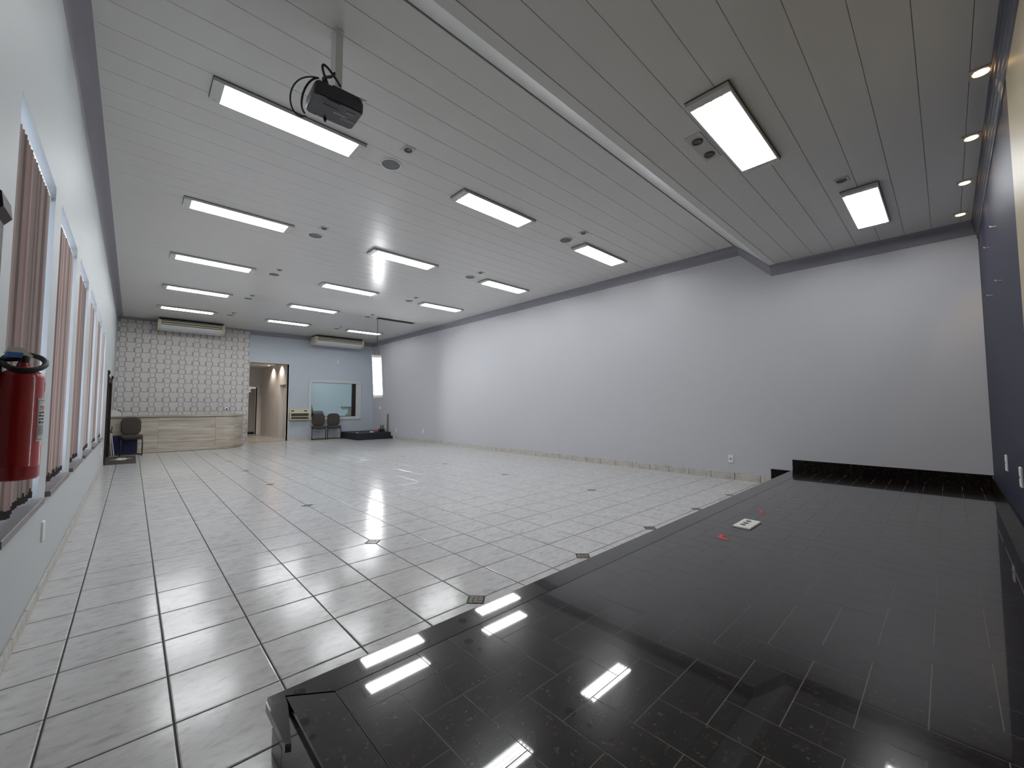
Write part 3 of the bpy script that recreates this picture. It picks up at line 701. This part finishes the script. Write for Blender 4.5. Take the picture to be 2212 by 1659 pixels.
def wrap_text(body_, a_start, z, size, mat, name):
    fc = bpy.data.curves.new('t', 'FONT'); fc.body = body_; fc.size = size; fc.extrude = 0.0004
    to = bpy.data.objects.new('t', fc); C.objects.link(to)
    dg = bpy.context.evaluated_depsgraph_get(); me = bpy.data.meshes.new_from_object(to.evaluated_get(dg))
    bpy.data.objects.remove(to, do_unlink=True)
    R_ = ER + 0.0034
    for v_ in me.vertices:
        a = a_start + v_.co.x/R_; r_ = R_ + v_.co.z
        v_.co = Vector((r_*math.cos(a)*S, r_*math.sin(a)*S, (z + v_.co.y)*S))
    me.materials.clear(); me.materials.append(MATS[mat])
    o = bpy.data.objects.new(name, me); C.objects.link(o); o.parent = lab
wrap_text('PINC', LA0+0.14, 0.745, 0.055, 'ink_red', 'lettering')
for q, zz in enumerate((0.70, 0.665, 0.63, 0.595)):
    for r_ in range(4): wrap(LA0+0.12+0.26*r_, LA0+0.30+0.26*r_, zz, zz+0.014+0.006*((q+r_)%2), ER+0.0032, 'print', 'ink_black', lab, 3)
for q in range(8): wrap(LA0+0.10, LA1-0.2, 0.475+0.0125*q, 0.480+0.0125*q, ER+0.0032, 'print', 'ink_black', lab)

# ================================================================== OUTLETS, SWITCHES
def outlet(loc, axis, label, w_=0.21, h_=0.34, hole=True, name='wall_outlet', cat='outlet'):
    r = thing(name, loc, label, cat)
    Mx = {'x-': Matrix.Rotation(math.radians(90), 4, 'Z'), 'y-': Matrix.Identity(4), 'x+': Matrix.Rotation(math.radians(-90), 4, 'Z'), 'y+': Matrix.Rotation(math.radians(180), 4, 'Z')}[axis]
    # local: plate faces -Y ; Mx turns it
    Mx = {'x-': Matrix.Rotation(math.radians(-90), 4, 'Z'), 'y-': Matrix.Identity(4), 'x+': Matrix.Rotation(math.radians(90), 4, 'Z'), 'y+': Matrix.Rotation(math.radians(180), 4, 'Z')}[axis]
    A_ = Matrix.Translation(loc) @ Mx
    fl = Matrix(((1,0,0,0),(0,0,-1,0),(0,1,0,0),(0,0,0,1)))
    MB().slab(-w_/2, w_/2, -h_/2, h_/2, 0.0, 0.03, 0.01).xf(A_ @ fl).build('plate', 'white_plastic', r, loc)
    if hole: MB().box(-0.05, 0.05, -0.022, 0.022, 0.026, 0.034).xf(A_ @ fl).build('socket', 'socket_dark', r, loc)
    return r
outlet((XR, 1.12, 0.89), 'x-', 'white wall outlet on the right wall near the stage')
outlet((XR, 27.17, 1.02), 'x-', 'small white outlet low on the right wall, farther from the corner')
outlet((XR, 32.32, 0.91), 'x-', 'small white outlet on the right wall just left of the black platform end')
outlet((XR, 36.04, 3.12), 'x-', 'white switch box above the white cover in the far right corner', 0.36, 0.30, False, 'switch_box', 'switch')
outlet((XL, 5.30, 1.08), 'x+', 'white outlet low on the left wall under the window sill', 0.21, 0.34, False)
outlet((XL, 23.7, 1.0), 'x+', 'white switch on the left wall before the dark double door', 0.21, 0.34, False)
outlet((10.38, YS, 1.90), 'y+', 'white outlet on the navy stage wall nearer the corner', 0.22, 0.36, True)
outlet((7.65, YS, 1.90), 'y+', 'white outlet on the navy stage wall at the picture edge', 0.22, 0.36, True)
for k, (nx, nz) in enumerate(((9.14,7.07),(11.19,7.16),(8.79,5.81),(11.22,5.95))):
    r = MB().tube([(nx, YS, nz), (nx, YS+0.07, nz), (nx+0.01, YS+0.09, nz+0.03)], 0.014, 8).build('wall_hook', 'aluminium', None, (nx, YS, nz))
    tag(r, 'small metal hook on the navy wall, %s' % ['upper one nearer the camera', 'upper one nearer the corner', 'lower one nearer the camera', 'lower one nearer the corner'][k], 'hook', 'metal hooks on the stage wall')
# floor outlet and tape marks on the stage
fo_ = (5.42, -2.47, HS); r = thing('floor_outlet', fo_, 'white three-socket outlet plate lying on the black stage floor', 'outlet')
MB().slab(5.06, 5.80, -2.64, -2.30, HS, HS+0.035, 0.012).build('plate', 'white_plastic', r, fo_)
for dx in (-0.17, 0.0, 0.19): MB().lathe([(0.055, 0.033), (0.055, 0.040), (0.03, 0.041)], (fo_[0]+dx, fo_[1]+0.02, HS), 14).build('socket', 'socket_dark', r, fo_)
tp = MB().prism([(4.06,-2.36),(4.02,-2.56),(4.12,-2.57),(4.16,-2.42),(4.36,-2.40),(4.36,-2.32)], HS+0.0005, HS+0.004).build('tape_mark', 'tape_red', None, (4.15,-2.42,HS)); tag(tp, 'red tape mark on the stage, left of the white floor outlet', 'tape', 'red tape marks on the stage')
tp = MB().prism([(6.68,-2.33),(6.74,-2.46),(6.84,-2.45),(6.80,-2.36),(7.05,-2.36),(7.05,-2.30)], HS+0.0005, HS+0.004).build('tape_mark', 'tape_red', None, (6.85,-2.36,HS)); tag(tp, 'red tape mark on the stage, right of the white floor outlet', 'tape', 'red tape marks on the stage')

# ================================================================== END WALL: block panelling
bp_o = (-1.0, YB, 0.0)
pn = thing('block_panelling', bp_o, 'textured off white block panelling behind the reception counter', 'wall panelling')
PX0, PX1, PZ1 = XL+0.01, 3.33, H1-0.02
MB().box(PX0, PX1, YB-0.050, YB-0.001, 0.0, PZ1).build('backing', 'panel_shade_line', pn, bp_o)
PXP, PZP, SWD, SHT = 0.9055, 0.777, 0.36, 0.41
cx0, cz0 = -5.025, 9.665
mb = MB(); blocks = []
for k in range(-1, 11):
    xs0 = cx0 + k*PXP - SWD/2; xs1 = xs0 + SWD; xw1 = xs0 + PXP
    for q in range(-1, 14):
        za1 = cz0 - q*PZP + SHT/2; za0 = za1 - SHT; zb0 = za1 - PZP
        def put(lst, x0, x1, z0, z1):
            x0 = max(x0, PX0); x1 = min(x1, PX1); z0 = max(z0, 0.0); z1 = min(z1, PZ1)
            if x1-x0 > 0.05 and z1-z0 > 0.05: lst.append((x0, x1, z0, z1))
        pl_ = []; put(pl_, xs1, xw1, za0, za1); put(pl_, xs0, xs1, zb0, za0)
        for p in pl_: mb.box(p[0], p[1], YB-0.066, YB-0.050, p[2], p[3])
        put(blocks, xs0+0.036, xs1-0.062, za0+0.056, za1-0.042); put(blocks, xs1+0.085, xw1-0.125, zb0+0.048, za0-0.004)
mb.build('face', 'panel_face', pn, bp_o)
bm_ = {}
for (x0, x1, z0, z1) in blocks:
    if z1 < 2.3 and x1 < 2.2: continue
    key = (round(x1-x0,3), round(z1-z0,3))
    if key not in bm_:
        fl = Matrix(((1,0,0,0),(0,0,-1,0),(0,1,0,0),(0,0,0,1)))
        bm_[key] = MB().slab(0, key[0], 0, key[1], 0.0, 0.018, 0.005).xf(fl).mesh('block', 'panel_face')
    inst('block', bm_[key], pn, (x0-bp_o[0], -0.050, z0))
co = (1.76, YB-0.068, 3.06); r = thing('cable_cover', co, 'small white round wall cover with a black hole above the counter', 'wall cover')
fl = Matrix(((1,0,0,0),(0,0,-1,0),(0,1,0,0),(0,0,0,1)))
MB().lathe([(0.15, 0.0), (0.15, 0.03), (0.12, 0.05), (0.07, 0.05)], n=20).xf(Matrix.Translation(co) @ fl).build('cover', 'white_plastic', r, co, smooth=40)
MB().lathe([(0.075, 0.048), (0.07, 0.056), (0.02, 0.057)], n=16).xf(Matrix.Translation(co) @ fl).build('hole', 'shadow_hole', r, co)
# doorway trims
tr_ = MB().box(3.33, 3.37, YB-0.075, YB+0.55, 0.0, 7.38).box(6.66, 6.70, YB-0.01, YB+0.55, 0.0, 7.38).box(3.33, 6.70, YB-0.01, YB+0.55, 7.36, 7.40).build('trim_6', 'white_plastic'); tag(tr_, 'thin white edging round the corridor doorway', 'trim', kind='structure')

# reception counter
ko = (-1.4, 34.5, 0.0)
ct = thing('reception_counter', ko, 'travertine reception counter with a curved right end', 'counter')
def ctr(off, n=14):
    """plan curve of the counter front, off outwards"""
    P = [(XL+0.02, 33.20-off), (0.9, 33.20-off)]
    for k in range(1, n+1):
        a = math.pi/2*k/n; P.append((0.9 + (1.93+off)*math.sin(a), 33.20+4.58 - (4.58+off)*math.cos(a)))
    return P
def ctr_solid(off, z0, z1, inner=None):
    P = ctr(off); poly = P + [(XL+0.02, YB-0.1)]
    return MB().prism(poly, z0, z1)
front = ctr(0.0)
# cladding slabs along the front
cl = ctr(0.0, 14); L_ = [(cl[0], (-2.9,33.2)), ((-2.89,33.2), (-0.9,33.2)), ((-0.89,33.2),(0.44,33.2))]
def clad(pts, z0, z1, t=0.06):
    mbq = MB(); n = len(pts); vs = []; fs = []
    nr = []
    for i in range(n):
        a = Vector((*pts[max(i-1,0)],0)); b2 = Vector((*pts[min(i+1,n-1)],0)); d = (b2-a).normalized(); nr.append((-d.y, d.x))
    for i in range(n):
        x, y = pts[i]; nx, ny = nr[i]
        for (xx, yy) in ((x,y),(x+nx*t,y+ny*t)):
            for z in (z0, z1): vs.append((xx,yy,z))
    for i in range(n-1):
        a = 4*i; b2 = a+4; fs += [(a,b2,b2+1,a+1), (a+2,a+3,b2+3,b2+2), (a+1,b2+1,b2+3,a+3), (a,a+2,b2+2,b2)]
    fs += [(0,1,3,2), (4*n-4,4*n-2,4*n-1,4*n-3)]
    return mbq.add(vs, fs)
segs = [[cl[0], (-2.9,33.2)], [(-2.89,33.2), (0.44,33.2)], [(0.45,33.2)] + cl[1:6], cl[6:11] , cl[11:]]
segs[3] = [tuple(Vector(cl[5]).lerp(Vector(cl[6]),0.02))] + segs[3]; segs[4] = [tuple(Vector(cl[10]).lerp(Vector(cl[11]),0.02))] + segs[4]
for sgm in segs:
    clad(sgm, 0.25, 1.28).build('stone_slab', 'travertine', ct, ko, smooth=30); clad(sgm, 1.285, 2.50).build('stone_slab', 'travertine', ct, ko, smooth=30)
ctr_solid(-0.07, 0.0, 2.45).build('core', 'core_grey', ct, ko)
clad(ctr(0.03), 0.03, 0.245, 0.08).build('plinth', 'travertine', ct, ko, smooth=30)
clad(ctr(0.015), 0.0, 0.03, 0.07).build('base_joint', 'dark_edge', ct, ko)
clad(ctr(0.09), 2.53, 2.66, 0.65).build('counter_top', 'travertine', ct, ko, smooth=30)
clad(ctr(0.02), 2.50, 2.53, 0.4).build('shadow_gap', 'dark_wood', ct, ko)
# things on the counter
r = thing('paper_box', (-5.1, 33.6, 2.66), 'low white box with papers at the left end of the counter', 'box')
MB().prism([(-5.36,2.66),(-4.86,2.66),(-4.86,2.90),(-5.05,3.04),(-5.36,3.06)], 33.75, 33.35, 'y').build('carton', 'paper', r, (-5.1,33.6,2.66))
MB().prism([(-5.08,3.06),(-4.84,2.90),(-4.82,2.93),(-5.02,3.10)], 33.70, 33.40, 'y').build('folder', 'fabric_brown', r, (-5.1,33.6,2.66))

# AC units under the ceiling
def ac_unit(x0, x1, label):
    org = ((x0+x1)/2, YB-0.8, 9.3); r = thing('air_conditioner', org, label, 'air conditioner', 'air conditioners on the end wall')
    ya, yb_ = YB-1.95, YB-0.33
    # section in (y, z): body with rounded lower front
    sec = [(yb_, 10.12), (ya+0.08, 10.12), (ya, 10.06), (ya, 9.70), (ya+0.06, 9.58), (ya+0.25, 9.43), (ya+0.7, 9.33), (yb_, 9.42)]
    sec2 = [(p[0]+(0.03 if p[0] < YB-1 else 0), p[1]-0.0) for p in sec]
    MB().prism(sec2, x0+0.20, x1-0.20, 'x').build('body', 'ac_front', r, org)
    for a, b_ in ((x0, x0+0.20), (x1-0.20, x1)): MB().prism([(p[0], p[1]) for p in sec], a, b_, 'x').build('end_cap', 'ac_cream', r, org)
    MB().box(x0+0.22, x1-0.22, ya+0.012, ya+0.05, 9.70, 10.07).build('outlet_recess', 'ac_dark', r, org)
    for z in (9.745, 9.91): MB().prism([(ya-0.035, z), (ya+0.005, z+0.105), (ya+0.03, z+0.105), (ya-0.005, z-0.005)], x0+0.24, x1-0.24, 'x').build('louvre', 'ac_cream', r, org)
    MB().box(x0+0.10, x1-0.10, ya+0.25, yb_-0.1, 10.12, 10.27).build('ceiling_gap', 'ac_dark', r, org)
    return r
ac_unit(-3.10, 1.20, 'cream air conditioner above the block panelling')
ac_unit(8.45, 13.20, 'cream air conditioner above the control room window')

# motion sensor
so_ = (11.3, YB, 7.92); r = thing('motion_sensor', so_, 'small white motion sensor high on the blue end wall', 'sensor')
MB().slab(-0.11, 0.11, -0.20, 0.20, 0.0, 0.10, 0.05).xf(Matrix.Translation(so_) @ fl).build('housing', 'white_plastic', r, so_)
MB().box(-0.06, 0.06, -0.10, 0.05, 0.095, 0.105).xf(Matrix.Translation(so_) @ fl).build('lens', 'frame_grey', r, so_)

# control room window
wo = (11.0, YB, 2.2)
r = thing('window_7', wo, 'wide control room window with pale blue frame in the end wall', 'window', kind='structure')
a, b_, z0, z1 = CW
for nm, q in (('frame_rail', (a-0.30, b_+0.56, z1, z1+0.30)), ('frame_rail', (a-0.30, b_+0.56, z0-0.34, z0)), ('frame_stile', (a-0.30, a, z0, z1)), ('frame_stile', (b_+0.20, b_+0.56, z0, z1))):
    MB().slab(q[0], q[1], q[2], q[3], 0.0, 0.09, 0.03).xf(Matrix.Translation((0, YB, 0)) @ fl).build(nm, 'wall_cool', r, wo)
MB().box(b_, b_+0.20, YB-0.02, YB+0.02, z0, z1).build('reveal_strip', 'wall_cool', r, wo)
MB().box(b_-0.28, b_, YB+0.10, YB+0.50, z0, z1).build('side_jamb', 'dark_wood', r, wo)
MB().box(a, b_, YB+0.10, YB+0.5, z0, z0+0.04).build('inner_sill', 'dark_wood', r, wo)
MB().box(a, b_, YB+0.24, YB+0.26, z0, z1).build('pane', 'control_glass', r, wo)
# control room behind it
mb = MB(); ry0, ry1 = YB+0.55, YB+9.0; rx0, rx1 = 8.0, XR+3.0
mb.box(rx0-0.3, rx0, ry0, ry1, 0.0, 8.2).box(rx1, rx1+0.3, ry0, ry1, 0.0, 8.2).box(rx0-0.3, rx1+0.3, ry1, ry1+0.3, 0.0, 8.2)
tag(mb.build('wall_control_room', 'control_wall'), 'pale blue green walls of the room behind the control window', 'wall', kind='structure')
tag(MB().box(rx0-0.3, rx1+0.3, ry0, ry1+0.3, 8.2, 8.5).build('ceiling', 'corridor_wall'), 'ceiling of the room behind the control window', 'ceiling', kind='structure')
tag(MB().box(rx0-0.3, rx1+0.3, ry0, ry1+0.3, -0.3, 0.0).build('floor', 'corridor_floor'), 'floor of the room behind the control window', 'floor', kind='structure')
lr = thing('added_room_light', (12.0, YB+4.5, 8.2), 'added lamp brightening the room behind the control window', 'ceiling light')  # added lamp, there only to light the control room
MB().box(-1.5, 1.5, -0.3, 0.3, -0.14, 0.0).build('housing', 'white_metal', lr); 
for yy in (-0.2, 0.0, 0.2): MB().tube([(-1.4,yy,-0.18),(1.4,yy,-0.18)], 0.05, 8).build('tube', 'tube', lr)
dk = thing('control_desk', (11.2, YB+1.3, 0.0), 'dark desk behind the control room window', 'desk')
MB().slab(9.3, 14.6, YB+0.62, YB+2.2, 2.10, 2.24, 0.02).build('top', 'fabric_brown', dk, (11.2,YB+1.3,0))
for xx in (9.4, 14.4): MB().box(xx, xx+0.1, YB+0.7, YB+2.1, 0.0, 2.10).build('side', 'fabric_brown', dk, (11.2,YB+1.3,0))
mx_ = thing('mixing_console', (13.2, YB+1.2, 2.24), 'beige mixing console on a stand behind the control window', 'console')
mo = (13.2, YB+1.2, 2.24)
MB().prism([(12.35,2.95),(12.15,3.28),(13.6,3.28),(13.6,2.95)], YB+1.5, YB+0.9, 'y').build('body', 'cream', mx_, mo)
MB().prism([(12.75,2.24),(13.6,2.24),(13.3,2.62),(13.3,2.95),(12.9,2.95),(12.9,2.62),(12.6,2.40)], YB+1.3, YB+1.1, 'y').build('stand', 'cream', mx_, mo)
MB().box(12.4, 13.4, YB+0.88, YB+0.90, 3.18, 3.24).build('fader_strip', 'speaker_grille', mx_, mo)
cv = thing('leaning_panel', (9.0, YB+1.4, 0.0), 'brown panel leaning inside the control window at its left', 'panel')
MB().prism([(8.82,2.24),(9.35,2.24),(9.02,3.6),(8.9,4.2),(8.82,4.2)], YB+0.95, YB+0.85, 'y').build('board', 'fabric_brown', cv, (9.0,YB+1.4,0))
bg_ = thing('office_chair', (10.1, YB+2.6, 0.0), 'grey chair back seen through the control window', 'chair')
MB().cushion(0.62, 0.62, 0.20, Matrix.Translation((10.15, YB+2.4, 2.22)), 0.35).build('backrest', 'speaker_grille', bg_, (10.1,YB+2.6,0), smooth=50)
MB().tube([(10.15,YB+2.6,1.7),(10.15,YB+2.9,1.3),(10.15,YB+2.9,0.0)], 0.06, 8).build('column', 'black_metal', bg_, (10.1,YB+2.6,0))

# wall shelf
ho = (7.52, YB, 2.02); r = thing('wall_shelf', ho, 'small cream wall shelf with two slots beside the corridor doorway', 'shelf')
x0, x1, yf = 6.76, 8.50, YB-0.50
MB().box(x0, x1, yf, YB, 2.00, 2.06).build('bottom', 'cream', r, ho); MB().box(x0, x1, yf, YB, 2.62, 2.70).build('top_board', 'cream', r, ho)
MB().box(x0, x0+0.07, yf, YB, 2.06, 2.62).build('side', 'cream', r, ho); MB().box(x1-0.07, x1, yf, YB, 2.06, 2.62).build('side', 'cream', r, ho)
MB().box(x0+0.07, x1-0.07, yf, YB, 2.26, 2.31).build('divider', 'cream', r, ho); MB().box(x0+0.07, x1-0.07, YB-0.05, YB, 2.06, 2.62).build('back', 'speaker_grille', r, ho)
MB().box(x0, x1, YB-0.10, YB, 2.70, 3.05).build('back_panel', 'cream', r, ho)
for xx in (7.05, 8.22): MB().box(xx-0.14, xx+0.14, YB-0.11, YB-0.10, 2.80, 2.90).build('slot', 'shadow_hole', r, ho)
for zz in (3.30, 3.62):
    pass

# ================================================================== CORRIDOR
cy1 = 50.7
mb = MB(); mb.box(6.97, 7.4, 42.5, cy1, 0.0, 7.8).box(6.70, 7.4, YB+0.55, 38.9, 0.0, 7.8).box(6.97, 7.4, 38.9, 42.5, 5.55, 7.8)
tag(mb.build('wall_corridor_right', 'corridor_wall'), 'right hand corridor wall with a side opening', 'wall', kind='structure')
do = (7.4, 40.7, 0.0); r = thing('added_side_panel', do, 'pale panel added to lighten the side opening of the corridor', 'door', kind='structure')
MB().box(7.36, 7.42, 38.9, 42.5, 0.0, 5.55).build('leaf', 'panel_face', r, do)  # added pale panel closes the side opening so it looks less dark
tag(MB().box(0.2, 0.5, YB+0.55, cy1, 0.0, 7.8).build('wall_corridor_left', 'corridor_wall'), 'left hand wall of the corridor beyond the doorway', 'wall', kind='structure')
mb = MB()
for a, b_, z0, z1 in wall_with_holes(0.2, 7.4, 0.0, 7.8, [(5.0, 6.52, 0.0, 5.58)]): mb.box(a, b_, cy1, cy1+0.3, z0, z1)
tag(mb.build('wall_corridor_end', 'corridor_wall'), 'end wall of the corridor with an inner door', 'wall', kind='structure')
tag(MB().box(0.2, 10.0, YB+0.4, cy1+3.0, -0.3, -0.002).build('floor', 'corridor_floor'), 'pale stone floor of the corridor', 'floor', kind='structure')
tag(MB().box(0.2, 7.95, YB+0.55, cy1+0.3, 7.8, 8.0).build('ceiling', 'corridor_wall'), 'low ceiling of the corridor', 'ceiling', kind='structure')
do = (5.8, cy1, 0.0)
r = thing('door_3', do, 'pale inner door with dark base at the end of the corridor', 'door', kind='structure')
MB().box(5.0, 6.36, cy1+0.12, cy1+0.2, 0.32, 5.45).build('leaf', 'door_pale', r, do); MB().box(5.0, 6.36, cy1+0.10, cy1+0.2, 0.02, 0.32).build('kick_plate', 'shadow_hole', r, do)
MB().box(6.36, 6.42, cy1+0.05, cy1+0.2, 0.0, 5.5).build('edge', 'aluminium', r, do); MB().box(6.42, 6.52, cy1+0.02, cy1+0.2, 0.0, 5.58).build('gap', 'shadow_hole', r, do)
MB().box(6.52, 6.74, cy1-0.06, cy1, 0.0, 5.75).build('architrave', 'white_plastic', r, do); MB().box(5.0, 6.52, cy1-0.06, cy1, 5.58, 5.75).build('architrave', 'white_plastic', r, do)
tag(MB().box(4.2, 7.3, cy1+2.6, cy1+2.8, 0, 7.8).build('wall_beyond', 'door_pale'), 'dim wall beyond the inner corridor door', 'wall', kind='structure')
sg = (3.42, YB+0.62, 4.75); r = thing('wall_sign', (3.50, YB+0.75, 4.75), 'small white sign with a dark arrow just inside the corridor', 'sign')
MB().box(3.37, 3.66, YB+0.60, YB+0.62, 4.60, 5.15).build('board', 'white_plastic', r, (3.50,YB+0.75,4.75))
MB().prism([(3.42,4.86),(3.62,4.78),(3.60,4.74),(3.42,4.80)], YB+0.60, YB+0.595, 'y').build('arrow', 'ink_black', r, (3.50,YB+0.75,4.75))
for k, (sx, sy) in enumerate(((6.50, 45.2), (6.55, 41.8), (4.6, 41.8))):
    t_ = thing('corridor_spotlight', (sx, sy, 7.8), 'warm lit spotlight in the corridor ceiling, %s' % ['farther one by the right wall', 'nearer one by the right wall', 'left one behind the block panelling'][k], 'spotlight', 'warm spotlights in the corridor')
    inst('plate', me_sq, t_); inst('lamp', me_wb, t_)
    ld = bpy.data.lights.new('spot', 'SPOT'); ld.energy = 34; ld.color = (1.0, 0.84, 0.68); ld.spot_size = math.radians(130); ld.spot_blend = 0.7; ld.shadow_soft_size = 0.03
    lo = bpy.data.objects.new('beam', ld); C.objects.link(lo); lo.parent = t_; lo.location = (0, 0, -0.05*S-0.012)

# ================================================================== CHAIRS
def make_chair(label):
    c = thing('visitor_chair', (0,0,0), label, 'chair', 'brown visitor chairs')
    # faces -Y, origin on the floor under the seat centre
    MB().cushion(0.66, 0.62, 0.26, Matrix.Translation((0, -0.05, 1.24)) @ Matrix.Rotation(math.radians(90), 4, 'X'), 0.22).build('seat', 'fabric_brown', c, smooth=50)
    Mb = Matrix.Translation((0, 0.62, 1.95)) @ Matrix.Rotation(math.radians(-9), 4, 'X')
    MB().cushion(0.60, 0.62, 0.20, Mb, 0.40, bulge=-0.06).build('backrest', 'fabric_brown', c, smooth=50)
    MB().tube([(0,0.55,1.14),(0,0.72,1.2),(0,0.78,1.5),(0,0.74,1.9)], 0.05, 8).build('back_support', 'black_metal', c, smooth=50)
    for sx in (-1, 1):
        MB().tube([(sx*0.55,0.55,1.10),(sx*0.6,-0.5,1.10),(sx*0.62,-0.62,1.02),(sx*0.62,-0.60,0.12),(sx*0.62,-0.52,0.045),(sx*0.62,0.60,0.045)], 0.042, 8).build('leg', 'black_metal', c, smooth=50)
    MB().tube([(-0.62,0.60,0.045),(0.62,0.60,0.045)], 0.042, 8).build('floor_bar', 'black_metal', c, smooth=50)
    MB().tube([(-0.58,-0.3,1.10),(0.58,-0.3,1.10)], 0.035, 8).build('cross_bar', 'black_metal', c, smooth=50)
    return c
ch = make_chair('brown fabric chair in front of the travertine counter'); ch.location = Vector((-4.30, 32.18, 0))*S; ch.rotation_euler = (0,0,math.radians(4)); ch.scale = (0.86, 0.86, 1.0)
c2 = copy_tree(ch); c2['label'] = 'left one of two brown chairs against the end wall beside the wall shelf'; c2.location = Vector((9.22, 37.0, 0))*S; c2.rotation_euler = (0,0,math.radians(-14)); c2.scale = (0.98, 0.86, 1.0)
c3 = copy_tree(ch); c3['label'] = 'right one of two brown chairs against the end wall beside the black platform'; c3.location = Vector((10.68, 37.0, 0))*S; c3.rotation_euler = (0,0,math.radians(-14)); c3.scale = (0.98, 0.86, 1.0)

# blue board, poles, mat by the dark door
b1 = MB().box(-5.25, -3.97, 33.06, 33.12, 0.0, 1.30).build('blue_board', 'blue_board', None, (-4.6,33.09,0)); tag(b1, 'dark blue board leaning on the counter behind the brown chair', 'board')
for k, (xb, xt) in enumerate(((-5.22,-5.36),(-5.11,-5.28))):
    dy = 0.0 if k else 0.10; o_ = (xb, 32.75, 0.0); r = thing('pole', o_, '%s white pole leaning beside the dark door and blue board' % ['left', 'right'][k], 'pole', 'two white poles')
    MB().tube([(xb,32.75+dy,0.02),(xt,32.95+dy-0.15*k,1.50)], 0.032, 8).build('shaft', 'white_metal', r, o_, smooth=40)
    MB().tube([(xt,32.95+dy-0.15*k,1.50),(xt+0.02,32.98+dy-0.15*k,1.95 if k else 1.7)], 0.022, 8).build('handle', 'black_plastic', r, o_, smooth=40)
    MB().tube([(xt-0.02,32.95+dy-0.15*k,1.56+0.1*(1-k)),(xt+0.09,32.95+dy-0.15*k,1.54+0.1*(1-k))], 0.018, 6).build('grip', 'black_plastic', r, o_)
mo_ = (-4.7, 29.3, 0.0); r = thing('door_mat', mo_, 'dark brown door mat with a pale winged emblem by the dark door', 'mat')
MB().slab(-5.35, -4.04, 26.75, 31.5, 0.0, 0.03, 0.01).build('mat', 'mat_brown', r, mo_)
em = [(-5.27,29.25),(-4.95,29.35),(-4.90,28.95),(-4.80,29.0),(-4.72,28.7),(-4.62,28.95),(-4.50,28.9),(-4.45,29.45),(-4.17,29.95),(-4.50,29.95),(-4.55,30.5),(-4.68,30.3),(-4.76,30.65),(-4.86,30.25),(-4.93,29.75)]
MB().prism(em, 0.03, 0.036).build('emblem', 'emblem', r, mo_)

# black platform in the far right corner
po_ = (13.4, 35.6, 0.0); r = thing('platform', po_, 'low black platform in the far right corner', 'platform')
MB().slab(11.66, XR-0.06, 33.42, YB-0.05, 0.0, 0.66, 0.03).build('deck', 'podium_black', r, po_)
MB().box(11.64, XR-0.06, 33.40, 33.42, 0.0, 0.60).build('front_skirt', 'podium_black', r, po_)
it = thing('tool_pile', (14.2, 34.3, 0.66), 'dark red and black tools heaped on the black platform', 'tools')
MB().lathe([(0.10,0.0),(0.26,0.02),(0.24,0.14),(0.12,0.22),(0.03,0.24)], (13.95,34.3,0.66), 12).xf(Matrix.Identity(4)).build('red_bag', 'red_thing', it, (14.2,34.3,0.66), smooth=50)
MB().box(14.25, 14.75, 34.1, 34.5, 0.66, 0.98).build('case', 'black_plastic', it, (14.2,34.3,0.66))
for xx, hh in ((14.36,0.42),(14.46,0.30),(14.60,0.34),(14.66,0.44)): MB().tube([(xx,34.3,0.98),(xx+0.03,34.3,0.98+hh)], 0.03, 6).build('handle', 'black_plastic', it, (14.2,34.3,0.66))
wb = MB().slab(13.28, 13.62, 34.2, 34.4, 0.66, 0.76, 0.02).build('white_box', 'white_plastic', None, (13.45,34.3,0.66)); tag(wb, 'small white box lying on the black platform', 'box')
pc = MB().slab(12.02, 12.14, 34.5, 34.62, 0.66, 0.72, 0.01).build('white_adapter', 'white_plastic', None, (12.08,34.56,0.66)); tag(pc, 'tiny white adapter at the left end of the black platform', 'adapter')
# white cover panel on the right wall behind the platform
pv = (XR, 34.75, 0.66); r = thing('cover_panel', pv, 'pale cover panel with worn edge on the wall behind the black platform', 'panel')
MB().box(XR-0.05, XR, 34.28, 35.40, 0.70, 2.66).build('panel', 'panel_face', r, pv); MB().box(XR-0.06, XR, 33.98, 34.28, 0.70, 2.45).build('worn_edge', 'speaker_grille', r, pv); MB().box(XR-0.08, XR, 33.9, 35.45, 2.66, 2.72).build('cap', 'frame_grey', r, pv)
